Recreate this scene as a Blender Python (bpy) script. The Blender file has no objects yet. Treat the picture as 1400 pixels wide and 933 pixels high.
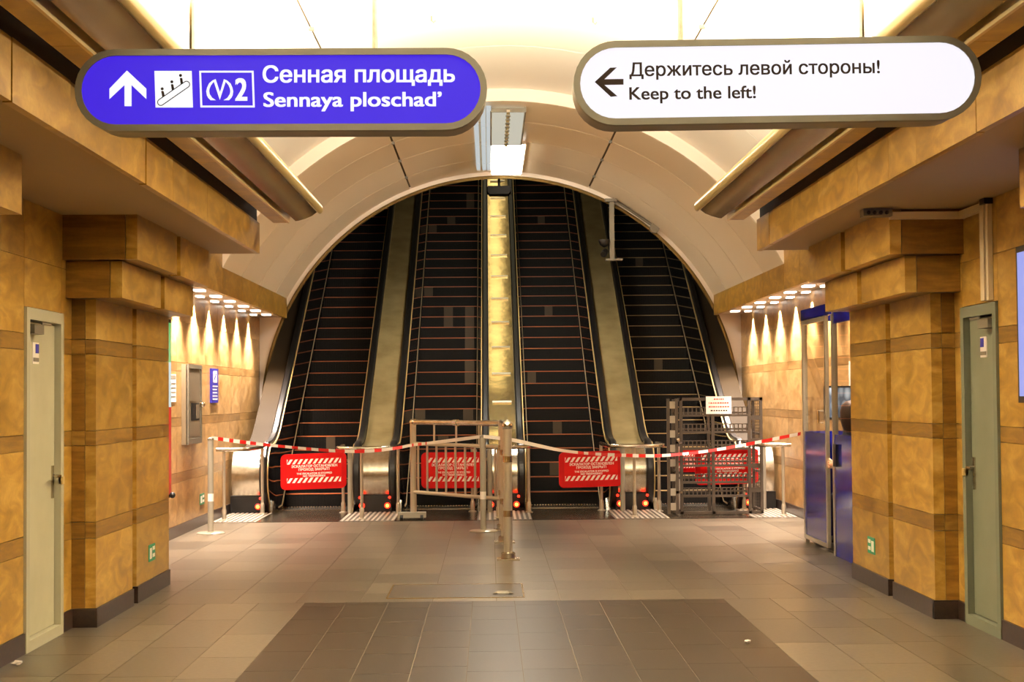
import bpy, bmesh, math, random
from mathutils import Matrix, Vector

random.seed(7)
SC = bpy.context.scene
COL = SC.collection
PI = math.pi

# ------------------------------------------------------------------ camera, world, exposure
F, YAW, PITCH, ROLL, CAMX, CAMH = 2200.0, .0140, .0338, -.008, -.18, 1.6
_cy, _sy, _cp, _sp = math.cos(YAW), math.sin(YAW), math.cos(PITCH), math.sin(PITCH)
_f = Vector((_sy*_cp, _cy*_cp, _sp)); _r0 = Vector((_cy, -_sy, 0)); _u0 = _r0.cross(_f)
_c, _s = math.cos(ROLL), math.sin(ROLL)
_r = _r0*_c + _u0*_s; _u = _u0*_c - _r0*_s
CAM = Vector((CAMX, 0, CAMH))
cd = bpy.data.cameras.new('camera'); cam = bpy.data.objects.new('camera', cd); COL.objects.link(cam)
cd.sensor_width = 36; cd.lens = 36*F/1400; cd.clip_end = 200
cam.matrix_world = Matrix(((_r.x, _u.x, -_f.x, CAM.x), (_r.y, _u.y, -_f.y, CAM.y), (_r.z, _u.z, -_f.z, CAM.z), (0, 0, 0, 1)))
SC.camera = cam

def ray(x, y): return _f + _r*((x-700)/F) - _u*((y-466.5)/F)
def onY(x, y, Y): d = ray(x, y); return CAM + d*(Y/d.y)
def onX(x, y, X): d = ray(x, y); return CAM + d*((X-CAMX)/d.x)

W = bpy.data.worlds.new('world'); SC.world = W; W.use_nodes = True
W.node_tree.nodes['Background'].inputs[0].default_value = (1, .85, .62, 1)
W.node_tree.nodes['Background'].inputs[1].default_value = .02
SC.view_settings.view_transform = 'Standard'; SC.view_settings.look = 'None'
SC.view_settings.exposure = 0.0; SC.view_settings.gamma = 1.0
SC.view_settings.use_curve_mapping = False

COVE_W, SPOT_W, WASH_W = 700.0, 340.0, 400.0     # strengths of the cove tubes, the wall spots and the floor spots
WARM = (1.0, .91, .73)

# ------------------------------------------------------------------ materials
def srgb(r, g, b):
    f = lambda c: (c/255/12.92) if c/255 <= .04045 else ((c/255+.055)/1.055)**2.4
    return (f(r), f(g), f(b), 1)
MATS = {}
def mat(name, col, rough=.5, metal=0., spec=.5, emit=None, es=0., var=0., noise=None, bump=0., nscale=8., coat=0.):
    if name in MATS: return MATS[name]
    m = bpy.data.materials.new(name); m.use_nodes = True; nt = m.node_tree; n = nt.nodes; l = nt.links
    b = n['Principled BSDF']
    b.inputs['Roughness'].default_value = rough; b.inputs['Metallic'].default_value = metal
    b.inputs['Specular IOR Level'].default_value = spec; b.inputs['Base Color'].default_value = col
    b.inputs['Coat Weight'].default_value = coat
    if emit: b.inputs['Emission Color'].default_value = emit; b.inputs['Emission Strength'].default_value = es
    out = None
    if noise:
        tc = n.new('ShaderNodeTexCoord'); nz = n.new('ShaderNodeTexNoise'); nz.inputs['Scale'].default_value = nscale
        nz.inputs['Detail'].default_value = 6; l.new(tc.outputs['Object'], nz.inputs['Vector'])
        mx = n.new('ShaderNodeMix'); mx.data_type = 'RGBA'; mx.inputs['A'].default_value = col; mx.inputs['B'].default_value = noise
        cr = n.new('ShaderNodeValToRGB'); cr.color_ramp.elements[0].position = .35; cr.color_ramp.elements[1].position = .68
        l.new(nz.outputs['Fac'], cr.inputs['Fac']); l.new(cr.outputs['Color'], mx.inputs['Factor']); out = mx.outputs['Result']
        if bump:
            bp = n.new('ShaderNodeBump'); bp.inputs['Strength'].default_value = bump; bp.inputs['Distance'].default_value = .01
            l.new(nz.outputs['Fac'], bp.inputs['Height']); l.new(bp.outputs['Normal'], b.inputs['Normal'])
    if var:
        oi = n.new('ShaderNodeObjectInfo'); mr = n.new('ShaderNodeMapRange'); mr.inputs['To Min'].default_value = 1-var; mr.inputs['To Max'].default_value = 1+var*.5
        l.new(oi.outputs['Random'], mr.inputs['Value'])
        hs = n.new('ShaderNodeHueSaturation'); hs.inputs['Color'].default_value = col
        if out: l.new(out, hs.inputs['Color'])
        l.new(mr.outputs['Result'], hs.inputs['Value']); out = hs.outputs['Color']
    if out: l.new(out, b.inputs['Base Color'])
    MATS[name] = m; return m

def stone_mat(name, c0, c1, c2, rough=.32, bedded=False):
    m = bpy.data.materials.new(name); m.use_nodes = True; nt = m.node_tree; n = nt.nodes; l = nt.links
    b = n['Principled BSDF']; b.inputs['Roughness'].default_value = rough; b.inputs['Specular IOR Level'].default_value = .4
    tc = n.new('ShaderNodeTexCoord'); oi = n.new('ShaderNodeObjectInfo')
    ml = n.new('ShaderNodeMath'); ml.operation = 'MULTIPLY'; ml.inputs[1].default_value = 37; l.new(oi.outputs['Random'], ml.inputs[0])
    ad = n.new('ShaderNodeVectorMath'); ad.operation = 'ADD'; l.new(tc.outputs['Object'], ad.inputs[0]); l.new(ml.outputs[0], ad.inputs[1])
    mp = n.new('ShaderNodeMapping'); mp.inputs['Scale'].default_value = (1.2, 1.2, 9.) if bedded else (1.4, 1.4, 3.4)
    mp.inputs['Rotation'].default_value = (.0 if bedded else .7, 0 if bedded else .6, 0); l.new(ad.outputs[0], mp.inputs['Vector'])
    n1 = n.new('ShaderNodeTexNoise'); n1.inputs['Scale'].default_value = 2.3; n1.inputs['Detail'].default_value = 8; n1.inputs['Distortion'].default_value = .9
    l.new(mp.outputs[0], n1.inputs['Vector'])
    cr = n.new('ShaderNodeValToRGB'); e = cr.color_ramp.elements
    e[0].position = .3; e[0].color = c0; e[1].position = .72; e[1].color = c2
    x = e.new(.5); x.color = c1; l.new(n1.outputs['Fac'], cr.inputs['Fac'])
    n2 = n.new('ShaderNodeTexNoise'); n2.inputs['Scale'].default_value = 45; n2.inputs['Detail'].default_value = 3; l.new(ad.outputs[0], n2.inputs['Vector'])
    mr = n.new('ShaderNodeMapRange'); mr.inputs['To Min'].default_value = .86; mr.inputs['To Max'].default_value = 1.12; l.new(n2.outputs['Fac'], mr.inputs['Value'])
    mr2 = n.new('ShaderNodeMapRange'); mr2.inputs['To Min'].default_value = .84; mr2.inputs['To Max'].default_value = 1.1; l.new(oi.outputs['Random'], mr2.inputs['Value'])
    mm = n.new('ShaderNodeMath'); mm.operation = 'MULTIPLY'; l.new(mr.outputs[0], mm.inputs[0]); l.new(mr2.outputs[0], mm.inputs[1])
    hs = n.new('ShaderNodeHueSaturation'); l.new(cr.outputs['Color'], hs.inputs['Color']); l.new(mm.outputs[0], hs.inputs['Value'])
    l.new(hs.outputs['Color'], b.inputs['Base Color'])
    rr = n.new('ShaderNodeMapRange'); rr.inputs['To Min'].default_value = rough-.08; rr.inputs['To Max'].default_value = rough+.12
    l.new(n1.outputs['Fac'], rr.inputs['Value']); l.new(rr.outputs[0], b.inputs['Roughness'])
    MATS[name] = m; return m

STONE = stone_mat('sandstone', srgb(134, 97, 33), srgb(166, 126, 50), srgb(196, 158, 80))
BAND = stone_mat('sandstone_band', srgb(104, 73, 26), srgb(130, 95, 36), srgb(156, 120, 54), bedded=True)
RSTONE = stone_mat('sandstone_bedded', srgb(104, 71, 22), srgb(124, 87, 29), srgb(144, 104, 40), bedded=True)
FSTONE = stone_mat('sandstone_far', srgb(150, 112, 62), srgb(176, 138, 86), srgb(200, 164, 112))  # less saturated sandstone copy; glare of the downlit pools put into its colour
FBAND = stone_mat('sandstone_far_band', srgb(128, 94, 50), srgb(150, 114, 66), srgb(172, 136, 86), bedded=True)  # band stone paled the same way for the downlight glare
CORE = mat('joint_mortar', srgb(112, 80, 36), .9)
PLINTH = mat('dark_granite_plinth', srgb(58, 42, 34), .3, noise=srgb(38, 28, 24), nscale=30)
VAULT = mat('vault_panel_white', srgb(240, 232, 216), .38, var=.04)
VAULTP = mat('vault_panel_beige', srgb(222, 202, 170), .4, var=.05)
VBACK = mat('vault_joint', srgb(96, 78, 52), .8)
PLASTER = mat('soffit_plaster', srgb(160, 136, 100), .7)
RECESS = mat('recess_shade_brown', srgb(46, 32, 20), .8)  # shade of the deep open gap put into the dark brown
WHITE = mat('white_plaster', srgb(236, 222, 204), .6)
TILE = mat('floor_granite_grey', srgb(98, 87, 72), .33, spec=.4, var=.34, noise=srgb(88, 78, 62), nscale=30)
CARP = mat('floor_granite_brown', srgb(50, 38, 22), .36, spec=.3, var=.16, noise=srgb(38, 28, 16), nscale=60)
GROUT = mat('floor_grout', srgb(100, 88, 70), .8)
STEEL = mat('stainless_brushed', srgb(205, 196, 180), .22, 1., noise=srgb(180, 170, 150), nscale=14)
MIRROR = mat('stainless_polished', srgb(220, 212, 198), .1, 1.)
TUBE = mat('worn_tube_metal', srgb(196, 186, 166), .28, .7)
GREYPOST = mat('grey_painted_post', srgb(150, 142, 126), .5, .2)
BRONZE = mat('bronze_cornice', srgb(150, 124, 74), .25, .55, noise=srgb(126, 102, 58), nscale=3)
BRONZE_LIP = mat('bronze_lip', srgb(170, 144, 88), .3, .5)
DECK = mat('deck_bronze_panel', srgb(156, 140, 98), .42, .25, noise=srgb(130, 115, 74), nscale=3)
CDECK = mat('deck_polished_panel', srgb(240, 214, 150), .16, .95, noise=srgb(226, 196, 132), nscale=2.2, bump=.5)
GOLD = mat('brass_trim', srgb(206, 178, 116), .35, .3)
RUBBER = mat('black_rubber', srgb(22, 20, 19), .35)
BLACKM = mat('black_metal', srgb(14, 12, 11), .4)
SKIRT = mat('dark_glossy_skirt', srgb(16, 12, 10), .08, .2)
STEPM = mat('escalator_step_black', srgb(14, 10, 8), .6, 0., spec=.25, noise=srgb(9, 7, 6), nscale=12)
NOSE = mat('step_nose_orange', srgb(186, 100, 52), .45)
NOSEG = mat('step_nose_tan', srgb(180, 150, 98), .45)
SEAM = mat('seam_bar_bright', srgb(255, 250, 235), .3, 1.)
MATTE = mat('matte_black_housing', srgb(16, 14, 12), .9, spec=.05)
ODECK = mat('outer_deck_brown', srgb(46, 35, 19), .75, 0., .2)
TRIMW = mat('pale_skirt_trim', srgb(190, 170, 130), .4, .2)
RIM = mat('sign_rim_grey', srgb(104, 100, 86), .5, .2)
CABM = mat('cabinet_metal', srgb(150, 134, 110), .35, .5)
PATCH = mat('step_cleat_grey', srgb(74, 60, 40), .6)
LANDING = mat('landing_dark_steel', srgb(92, 82, 66), .25, .8, noise=srgb(66, 58, 46), nscale=20)
RIBBED = mat('ribbed_plate_light', srgb(178, 166, 150), .4, .2)
RIBBASE = mat('ribbed_plate_groove', srgb(84, 74, 62), .6)
RED = mat('red_plastic', srgb(186, 3, 3), .5, spec=.2)
REDSHEET = mat('red_reflective_sheet', srgb(208, 8, 5), .5, spec=.2)
PRINTW = mat('white_print', srgb(250, 240, 226), .6)
PRINTB = mat('black_print', srgb(46, 38, 34), .8, spec=0)
REDP = mat('red_print', srgb(190, 40, 40), .6)
TAPEW = mat('tape_white', srgb(244, 236, 226), .4)
TAPER = mat('tape_red', srgb(214, 26, 20), .4)
DOORC = mat('door_cream_paint', srgb(184, 178, 146), .45, noise=srgb(174, 168, 136), nscale=3)
DOORG = mat('door_grey_green_paint', srgb(112, 114, 92), .45, noise=srgb(104, 106, 84), nscale=3)
FRAMEG = mat('door_frame_grey_green', srgb(100, 102, 82), .5)
FRAMEC = mat('door_frame_cream', srgb(172, 166, 138), .5)
NAVY = mat('navy_gloss_panel', srgb(14, 18, 108), .12, 0, spec=.35)
NAVYP = mat('navy_sign_print', srgb(44, 40, 150), .4)
CAGE = mat('cage_grey_steel', srgb(78, 68, 58), .45, .5)
PAPER = mat('paper_white', srgb(240, 232, 222), .8)
CREAMP = mat('cream_plastic', srgb(214, 196, 160), .5)
GREEN = mat('exit_sign_green', srgb(40, 130, 92), .5)
HAIR = mat('brown_hair', srgb(58, 34, 20), .5)
SKIN = mat('skin', srgb(224, 170, 134), .5)
DARKCLOTH = mat('dark_jacket', srgb(28, 26, 32), .8)
DUCT = mat('grey_housing', srgb(120, 112, 96), .45, .4)
TUNNEL = mat('tunnel_lining', srgb(92, 70, 42), .5, .3)
def emis(name, col, s, base=None): return mat(name, base or (.03, .03, .03, 1), .6, spec=.1, emit=col, es=s)
BLUEF = emis('sign_blue_face', srgb(66, 34, 222), 1.0, (0.01, .01, .06, 1))
BLUEH = emis('sign_white_glyph', (1, 1, 1, 1), 1.0)
WHITEF = emis('sign_white_face', srgb(250, 246, 255), 1.0)
TUBEL = emis('cove_tube', (1, .9, .68, 1), 4.0)
LAMPR = emis('red_lamp', (1, .03, .01, 1), 3.0)
LAMPO = emis('orange_lamp_core', (1, .45, .05, 1), 5.0)
PANELL = emis('ceiling_lamp_panel', (1, .93, .80, 1), 44.0)
DOWNL = emis('downlight_lens', (1, .86, .7, 1), 4.0)
ADBOX = emis('advert_light_face', srgb(150, 160, 235), 1.0)
POSTW = emis('poster_lit_white', srgb(220, 240, 236), .8)
POSTG = emis('poster_lit_green', srgb(120, 210, 120), .8)
POSTR = mat('poster_red', srgb(176, 30, 26), .4)
def glass_mat():
    m = bpy.data.materials.new('booth_glass'); m.use_nodes = True; n = m.node_tree.nodes; l = m.node_tree.links
    for x in list(n):
        if x.type != 'OUTPUT_MATERIAL': n.remove(x)
    g = n.new('ShaderNodeBsdfGlossy'); g.inputs['Roughness'].default_value = .02
    t = n.new('ShaderNodeBsdfTransparent'); t.inputs['Color'].default_value = (.95, .93, .90, 1)
    fr = n.new('ShaderNodeFresnel'); fr.inputs['IOR'].default_value = 1.4
    mx = n.new('ShaderNodeMixShader'); ge = n.new('ShaderNodeNewGeometry'); sb = n.new('ShaderNodeMath'); sb.operation = 'SUBTRACT'; sb.inputs[0].default_value = 1; l.new(ge.outputs['Backfacing'], sb.inputs[1]); mu = n.new('ShaderNodeMath'); mu.operation = 'MULTIPLY'; l.new(fr.outputs[0], mu.inputs[0]); l.new(sb.outputs[0], mu.inputs[1]); l.new(mu.outputs[0], mx.inputs[0]); l.new(t.outputs[0], mx.inputs[1]); l.new(g.outputs[0], mx.inputs[2])
    l.new(mx.outputs[0], [x for x in n if x.type == 'OUTPUT_MATERIAL'][0].inputs['Surface']); return m
GLASS = glass_mat()
def screen_mat():
    m = bpy.data.materials.new('monitor_picture'); m.use_nodes = True; n = m.node_tree.nodes; l = m.node_tree.links; b = n['Principled BSDF']
    tc = n.new('ShaderNodeTexCoord'); v = n.new('ShaderNodeTexVoronoi'); v.inputs['Scale'].default_value = 9
    mp = n.new('ShaderNodeMapping'); mp.inputs['Scale'].default_value = (1.6, 1, .8); mp.inputs['Rotation'].default_value = (0, .5, 0)
    l.new(tc.outputs['Object'], mp.inputs[0]); l.new(mp.outputs[0], v.inputs['Vector'])
    cr = n.new('ShaderNodeValToRGB'); e = cr.color_ramp.elements; e[0].color = srgb(240, 244, 248); e[1].color = srgb(70, 90, 110); e[1].position = .6
    x = e.new(.3); x.color = srgb(190, 205, 215); l.new(v.outputs['Distance'], cr.inputs[0])
    l.new(cr.outputs[0], b.inputs['Emission Color']); b.inputs['Emission Strength'].default_value = .9; b.inputs['Base Color'].default_value = (.02, .02, .02, 1); return m
SCREEN = screen_mat()

# ------------------------------------------------------------------ helpers
class MB:
    def __init__(s): s.v = []; s.f = []; s.m = []
    def add(s, vs, fs, mi=0):
        o = len(s.v); s.v += [tuple(v) for v in vs]; s.f += [tuple(i+o for i in f) for f in fs]; s.m += [mi]*len(fs); return s
    def box(s, x0, x1, y0, y1, z0, z1, mi=0):
        return s.add([(x0,y0,z0),(x1,y0,z0),(x1,y1,z0),(x0,y1,z0),(x0,y0,z1),(x1,y0,z1),(x1,y1,z1),(x0,y1,z1)],
            [(0,3,2,1),(4,5,6,7),(0,1,5,4),(1,2,6,5),(2,3,7,6),(3,0,4,7)], mi)
    def tube(s, pts, r, n=8, mi=0, cap=True):
        pts = [Vector(p) for p in pts]; rings = []
        for i, p in enumerate(pts):
            d = (pts[min(i+1, len(pts)-1)] - pts[max(i-1, 0)]).normalized()
            a = d.cross(Vector((0, 0, 1)) if abs(d.z) < .9 else Vector((0, 1, 0))).normalized(); b = d.cross(a)
            rr = r[i] if isinstance(r, (list, tuple)) else r
            rings.append([p + a*rr*math.cos(2*PI*k/n) + b*rr*math.sin(2*PI*k/n) for k in range(n)])
        vs = [v for g in rings for v in g]; fs = []
        for i in range(len(rings)-1):
            for k in range(n): fs.append((i*n+k, i*n+(k+1) % n, (i+1)*n+(k+1) % n, (i+1)*n+k))
        if cap: fs += [tuple(range(n))[::-1], tuple((len(rings)-1)*n+k for k in range(n))]
        return s.add(vs, fs, mi)
    def lathe(s, c, prof, n=20, mi=0):      # prof: [(r, z)]
        vs = []; fs = []
        for r, z in prof: vs += [(c[0]+r*math.cos(2*PI*k/n), c[1]+r*math.sin(2*PI*k/n), c[2]+z) for k in range(n)]
        for i in range(len(prof)-1):
            for k in range(n): fs.append((i*n+k, i*n+(k+1) % n, (i+1)*n+(k+1) % n, (i+1)*n+k))
        fs += [tuple(range(n))[::-1], tuple((len(prof)-1)*n+k for k in range(n))]
        return s.add(vs, fs, mi)
    def prism(s, poly, ax, a, b, mi=0):     # poly in the two other axes, extruded along axis ax from a to b
        n = len(poly)
        def pt(p, w): return {'x': (w, p[0], p[1]), 'y': (p[0], w, p[1]), 'z': (p[0], p[1], w)}[ax]
        vs = [pt(p, a) for p in poly] + [pt(p, b) for p in poly]
        fs = [tuple(range(n)), tuple(range(2*n-1, n-1, -1))] + [(i, n+i, n+(i+1) % n, (i+1) % n) for i in range(n)]
        return s.add(vs, fs, mi)
    def sweep(s, path, sec, mi=0, closed=True):   # path in (y,z); section in (x, outward offset)
        P = [Vector((0, p[0], p[1])) for p in path]; k = len(sec); vs = []; fs = []
        for i, p in enumerate(P):
            d = (P[min(i+1, len(P)-1)] - P[max(i-1, 0)]).normalized(); nn = Vector((0, -d.z, d.y))
            vs += [(x, p.y + nn.y*o, p.z + nn.z*o) for x, o in sec]
        for i in range(len(P)-1):
            for j in range(k if closed else k-1): fs.append((i*k+j, i*k+(j+1) % k, (i+1)*k+(j+1) % k, (i+1)*k+j))
        if closed: fs += [tuple(range(k)), tuple((len(P)-1)*k+j for j in range(k))[::-1]]
        return s.add(vs, fs, mi)
    def sphere(s, c, r, n=12, m=8, mi=0, sz=1.):
        return s.lathe(c, [(max(r*math.sin(PI*i/m), .0004), -r*math.cos(PI*i/m)*sz) for i in range(m+1)], n, mi)

def link(o, parent=None):
    COL.objects.link(o)
    if parent is not None:
        o.parent = parent; o.matrix_parent_inverse = Matrix.Translation(parent.location).inverted()
    return o
def ob(name, mb, m, parent=None, smooth=False, kind=None, label=None, cat=None, group=None, recalc=True):
    me = bpy.data.meshes.new(name); me.from_pydata(mb.v, [], mb.f)
    for x in (m if isinstance(m, (list, tuple)) else [m]): me.materials.append(x)
    for p, i in zip(me.polygons, mb.m): p.material_index = i
    if recalc:
        b = bmesh.new(); b.from_mesh(me); bmesh.ops.recalc_face_normals(b, faces=b.faces); b.to_mesh(me); b.free()
    if smooth:
        me.shade_smooth()
        if smooth == 'a':
            me.set_sharp_from_angle(angle=.7)
    o = bpy.data.objects.new(name, me); link(o, parent); tag(o, label, cat, group, kind); return o
def tag(o, label=None, cat=None, group=None, kind=None):
    if label: o['label'] = label
    if cat: o['category'] = cat
    if group: o['group'] = group
    if kind: o['kind'] = kind
    return o
def thing(name, loc, label, cat, group=None, kind=None):
    o = bpy.data.objects.new(name, None); o.empty_display_size = .1; o.location = loc; COL.objects.link(o); return tag(o, label, cat, group, kind)
def copy_tree(o, d=(0, 0, 0), parent=None):
    c = o.copy(); COL.objects.link(c)
    if parent is not None: c.parent = parent
    else: c.location = o.location + Vector(d)
    for ch in list(o.children): copy_tree(ch, parent=c)
    return c
def bx(*a): return MB().box(*a)
def rrect(x0, x1, z0, z1, r, n=6):
    out = []
    for cx, cz, a0 in ((x1-r, z0+r, -PI/2), (x1-r, z1-r, 0), (x0+r, z1-r, PI/2), (x0+r, z0+r, PI)):
        out += [(cx+r*math.cos(a0+PI/2*k/n), cz+r*math.sin(a0+PI/2*k/n)) for k in range(n+1)]
    return out

def text_mesh(body, bold=0.0):
    """flat lettering; contours are united with the non-zero rule, heavier strokes by uniting shifted outlines"""
    import numpy as np
    from mathutils.geometry import delaunay_2d_cdt, interpolate_bezier
    cu = bpy.data.curves.new('lettering_curve', 'FONT'); cu.body = body; cu.size = 1
    o = bpy.data.objects.new('lettering_tmp', cu); COL.objects.link(o)
    dg = bpy.context.evaluated_depsgraph_get(); e = o.evaluated_get(dg); c = e.to_curve(dg); loops = []
    for sp in c.splines:
        bp = sp.bezier_points; L = []
        for k in range(len(bp)):
            a, b = bp[k], bp[(k+1) % len(bp)]
            straight = ((a.handle_right-a.co).length < 1e-5 and (b.handle_left-b.co).length < 1e-5) or (a.handle_right_type == 'VECTOR' and b.handle_left_type == 'VECTOR')
            seg = [a.co] if straight else interpolate_bezier(a.co, a.handle_right, b.handle_left, b.co, 5)[:-1]
            L += [(p.x, p.y) for p in seg]
        loops.append(L)
    e.to_curve_clear(); COL.objects.unlink(o); bpy.data.objects.remove(o)
    V = []; Fc = []
    # glyph clusters by x extent, so that each triangulation stays small
    ext = sorted([(min(p[0] for p in L), max(p[0] for p in L), L) for L in loops], key=lambda t: t[0]); groups = []
    for a, b, L in ext:
        if groups and a < groups[-1][1] + 2*bold: groups[-1][1] = max(groups[-1][1], b); groups[-1][2].append(L)
        else: groups.append([a, b, [L]])
    for _, _, Ls in groups:
        segs = []; vs = []; es = []
        for dx, dy in (((-1, -.6), (1, -.6), (1, .6), (-1, .6)) if bold else ((0, 0),)):
            for L in Ls:
                P = [(x+dx*bold, y+dy*bold) for x, y in L]; n0 = len(vs); vs += P
                es += [(n0+k, n0+(k+1) % len(P)) for k in range(len(P))]; segs.append(np.array(P))
        rv, re_, rf, *_x = delaunay_2d_cdt([Vector(p) for p in vs], es, [], 0, 1e-6)
        if not rf: continue
        R = np.array([(p.x, p.y) for p in rv]); cen = np.array([R[list(f)].mean(0) for f in rf]); inside = np.zeros(len(cen), bool)
        for P in range(len(segs)//len(Ls)):
            w = np.zeros(len(cen))
            for q in segs[P*len(Ls):(P+1)*len(Ls)]:
                a = q[None]-cen[:, None]; b = np.roll(q, -1, 0)[None]-cen[:, None]
                w += np.arctan2(a[..., 0]*b[..., 1]-a[..., 1]*b[..., 0], (a*b).sum(-1)).sum(1)/(2*PI)
            inside |= np.abs(w) > .5
        n0 = len(V); V += [(x, y, 0) for x, y in R]; Fc += [tuple(i+n0 for i in f) for f, k in zip(rf, inside) if k]
    me = bpy.data.meshes.new('lettering'); me.from_pydata(V, [], Fc); return me
_cap = None
def capheight():
    global _cap
    if _cap is None:
        m = text_mesh('H'); _cap = max(v.co.y for v in m.vertices)
    return _cap
def text_on(body, p0, p1, cap, face_off, m, parent, bold=.012, name='lettering', label=None, up=None):
    """lettering from baseline start p0 to baseline end p1 (3D points), cap height in m; lies in the plane of p0-p1 and up"""
    me = text_mesh(body, bold); xs = [v.co.x for v in me.vertices]; x0, x1 = min(xs), max(xs)
    p0, p1 = Vector(p0), Vector(p1); ex = (p1-p0); w = ex.length; ex.normalize()
    up = Vector(up) if up else Vector((0, 0, 1)); up = (up - ex*up.dot(ex)).normalized()
    nrm = ex.cross(up)
    sx = w/(x1-x0); sz = cap/capheight()
    for v in me.vertices:
        c = v.co.copy(); v.co = p0 + ex*((c.x-x0)*sx) + up*(c.y*sz) + nrm*face_off
    me.materials.clear(); me.materials.append(m)
    o = bpy.data.objects.new(name, me); link(o, parent)
    if label: o['label'] = label
    return o

# ------------------------------------------------------------------ main dimensions
XW, XP, XF, XB = 3.12, 2.95, 3.80, 2.20        # near wall, pillar face, far wall, beam face
ZS, ZC = 2.87, 1.30                            # soffit, vault centre
RN, RP, RO = 4.0, 3.85, 3.76                   # near vault, portal vault, tunnel mouth radius
YB = -3.0; YE = 25.4; YV = 19.3; YP0, YP1 = 11.36, 13.93
COURSES = [(.13, .62, 0), (.62, .735, 1), (.735, 1.272, 0), (1.272, 1.375, 1), (1.375, 1.912, 0), (1.912, 2.018, 1), (2.018, 2.50, 0), (2.50, ZS, 0)]
G = .002

def slab(parent, s, X, y0, y1, z0, z1, m, t=.03):
    """wall slab whose face lies at x = s*X and looks to the hall"""
    return ob('slab', bx(s*X, s*(X+t), y0+G, y1-G, z0+G, z1-G) if s > 0 else bx(-(X+t), -X, y0+G, y1-G, z0+G, z1-G), m, parent, recalc=False)
def slab_f(parent, Y, x0, x1, z0, z1, m, t=.03):
    return ob('slab', bx(min(x0, x1)+G, max(x0, x1)-G, Y, Y+t, z0+G, z1-G), m, parent, recalc=False)

# ------------------------------------------------------------------ floor
fl = ob('floor', bx(-4.3, 4.3, YB, 24.0, -.2, -.003), GROUT, kind='structure')
def tile(x0, x1, y0, y1, m, g=.0022, name='floor_tile'):
    ob(name, bx(x0+g, x1-g, y0+g, y1-g, -.03, 0), m, fl, recalc=False)
YC = 12.59
for i in range(10):
    x0 = -1.63 + .326*i; off = random.uniform(.1, .5); y = YC
    while y > 8.6:
        y0 = max(y - (off if y == YC else .72), 8.5); tile(x0, x0+.326, y0, y, CARP, .0022); y = y0
# light granite: strips of uneven width, random lengths
def strip(x0, x1, ya, yb, lo=.7, hi=1.3):
    y = ya
    while y < yb-.01:
        y1 = y + random.uniform(lo, hi)
        if yb - y1 < .35: y1 = yb
        tile(x0, x1, y, y1, TILE); y = y1
for sx in (-1, 1):
    e = [1.63, 1.99, 2.40, 2.68, 3.15]
    for a, b in zip(e, e[1:]): strip(min(sx*a, sx*b), max(sx*a, sx*b), 8.5, YC)
w = 0; xs = [-3.82]
while xs[-1] < 3.82 - .3: xs.append(min(xs[-1] + random.choice([.42, .5, .56]), 3.82))
xs[-1] = 3.82
for a, b in zip(xs, xs[1:]): strip(a, b, YC, 20.68, .55, 1.0)
ob('floor_field', bx(-4.2, 4.2, YB, 8.5, -.03, 0), TILE, fl, label='plain granite floor towards the hall')

# ------------------------------------------------------------------ side walls
DOORS = {-1: (10.20, 11.09), 1: (10.38, 11.17)}
for s, nm in ((-1, 'wall_left'), (1, 'wall_right')):
    w = MB()
    d0, d1 = DOORS[s]
    def wb(xa, xb, y0, y1, z0, z1): w.box(min(s*xa, s*xb), max(s*xa, s*xb), y0, y1, z0, z1)
    wb(XW+.03, 4.3, YB, d0, 0, ZS); wb(XW+.03, 4.3, d1, YP1, 0, ZS); wb(XW+.03, 4.3, d0, d1, 2.19, ZS); wb(XW+.12, 4.3, d0, d1, 0, 2.19)
    wb(XF+.03, 4.3, YP1, YE+.1, 0, 3.6)
    wall = ob(nm, w, CORE, kind='structure')
    # near wall slabs: towards the camera and beside the door
    def run(y0, y1, ws, zlist=COURSES, X=XW):
        for z0, z1, k in zlist:
            y = y0
            while y < y1-.01:
                yn = y + ws
                if y1 - yn < .3: yn = y1
                slab(wall, s, X, y, yn, z0, z1, (FBAND if k else FSTONE) if X == XF else (BAND if k else STONE)); y = yn
    run(8.25, d0, .66); run(d1, YP0, .9)
    run(d0, d1, .9, [(2.19, 2.5, 0), (2.5, ZS, 0)])
    run(5.6, 8.25, 1.3); run(YB, 5.6, 2.2)
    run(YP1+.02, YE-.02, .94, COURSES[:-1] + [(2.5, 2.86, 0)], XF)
    base = MB()
    for y0, y1, X in ((YB, d0, XW), (d1, YP0, XW), (YP1, YE-.02, XF)): base.box(min(s*(X-.012), s*(X+.03)), max(s*(X-.012), s*(X+.03)), y0, y1, 0, .13)
    ob('baseboard_left' if s < 0 else 'baseboard_right', base, PLINTH, kind='structure')

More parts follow.
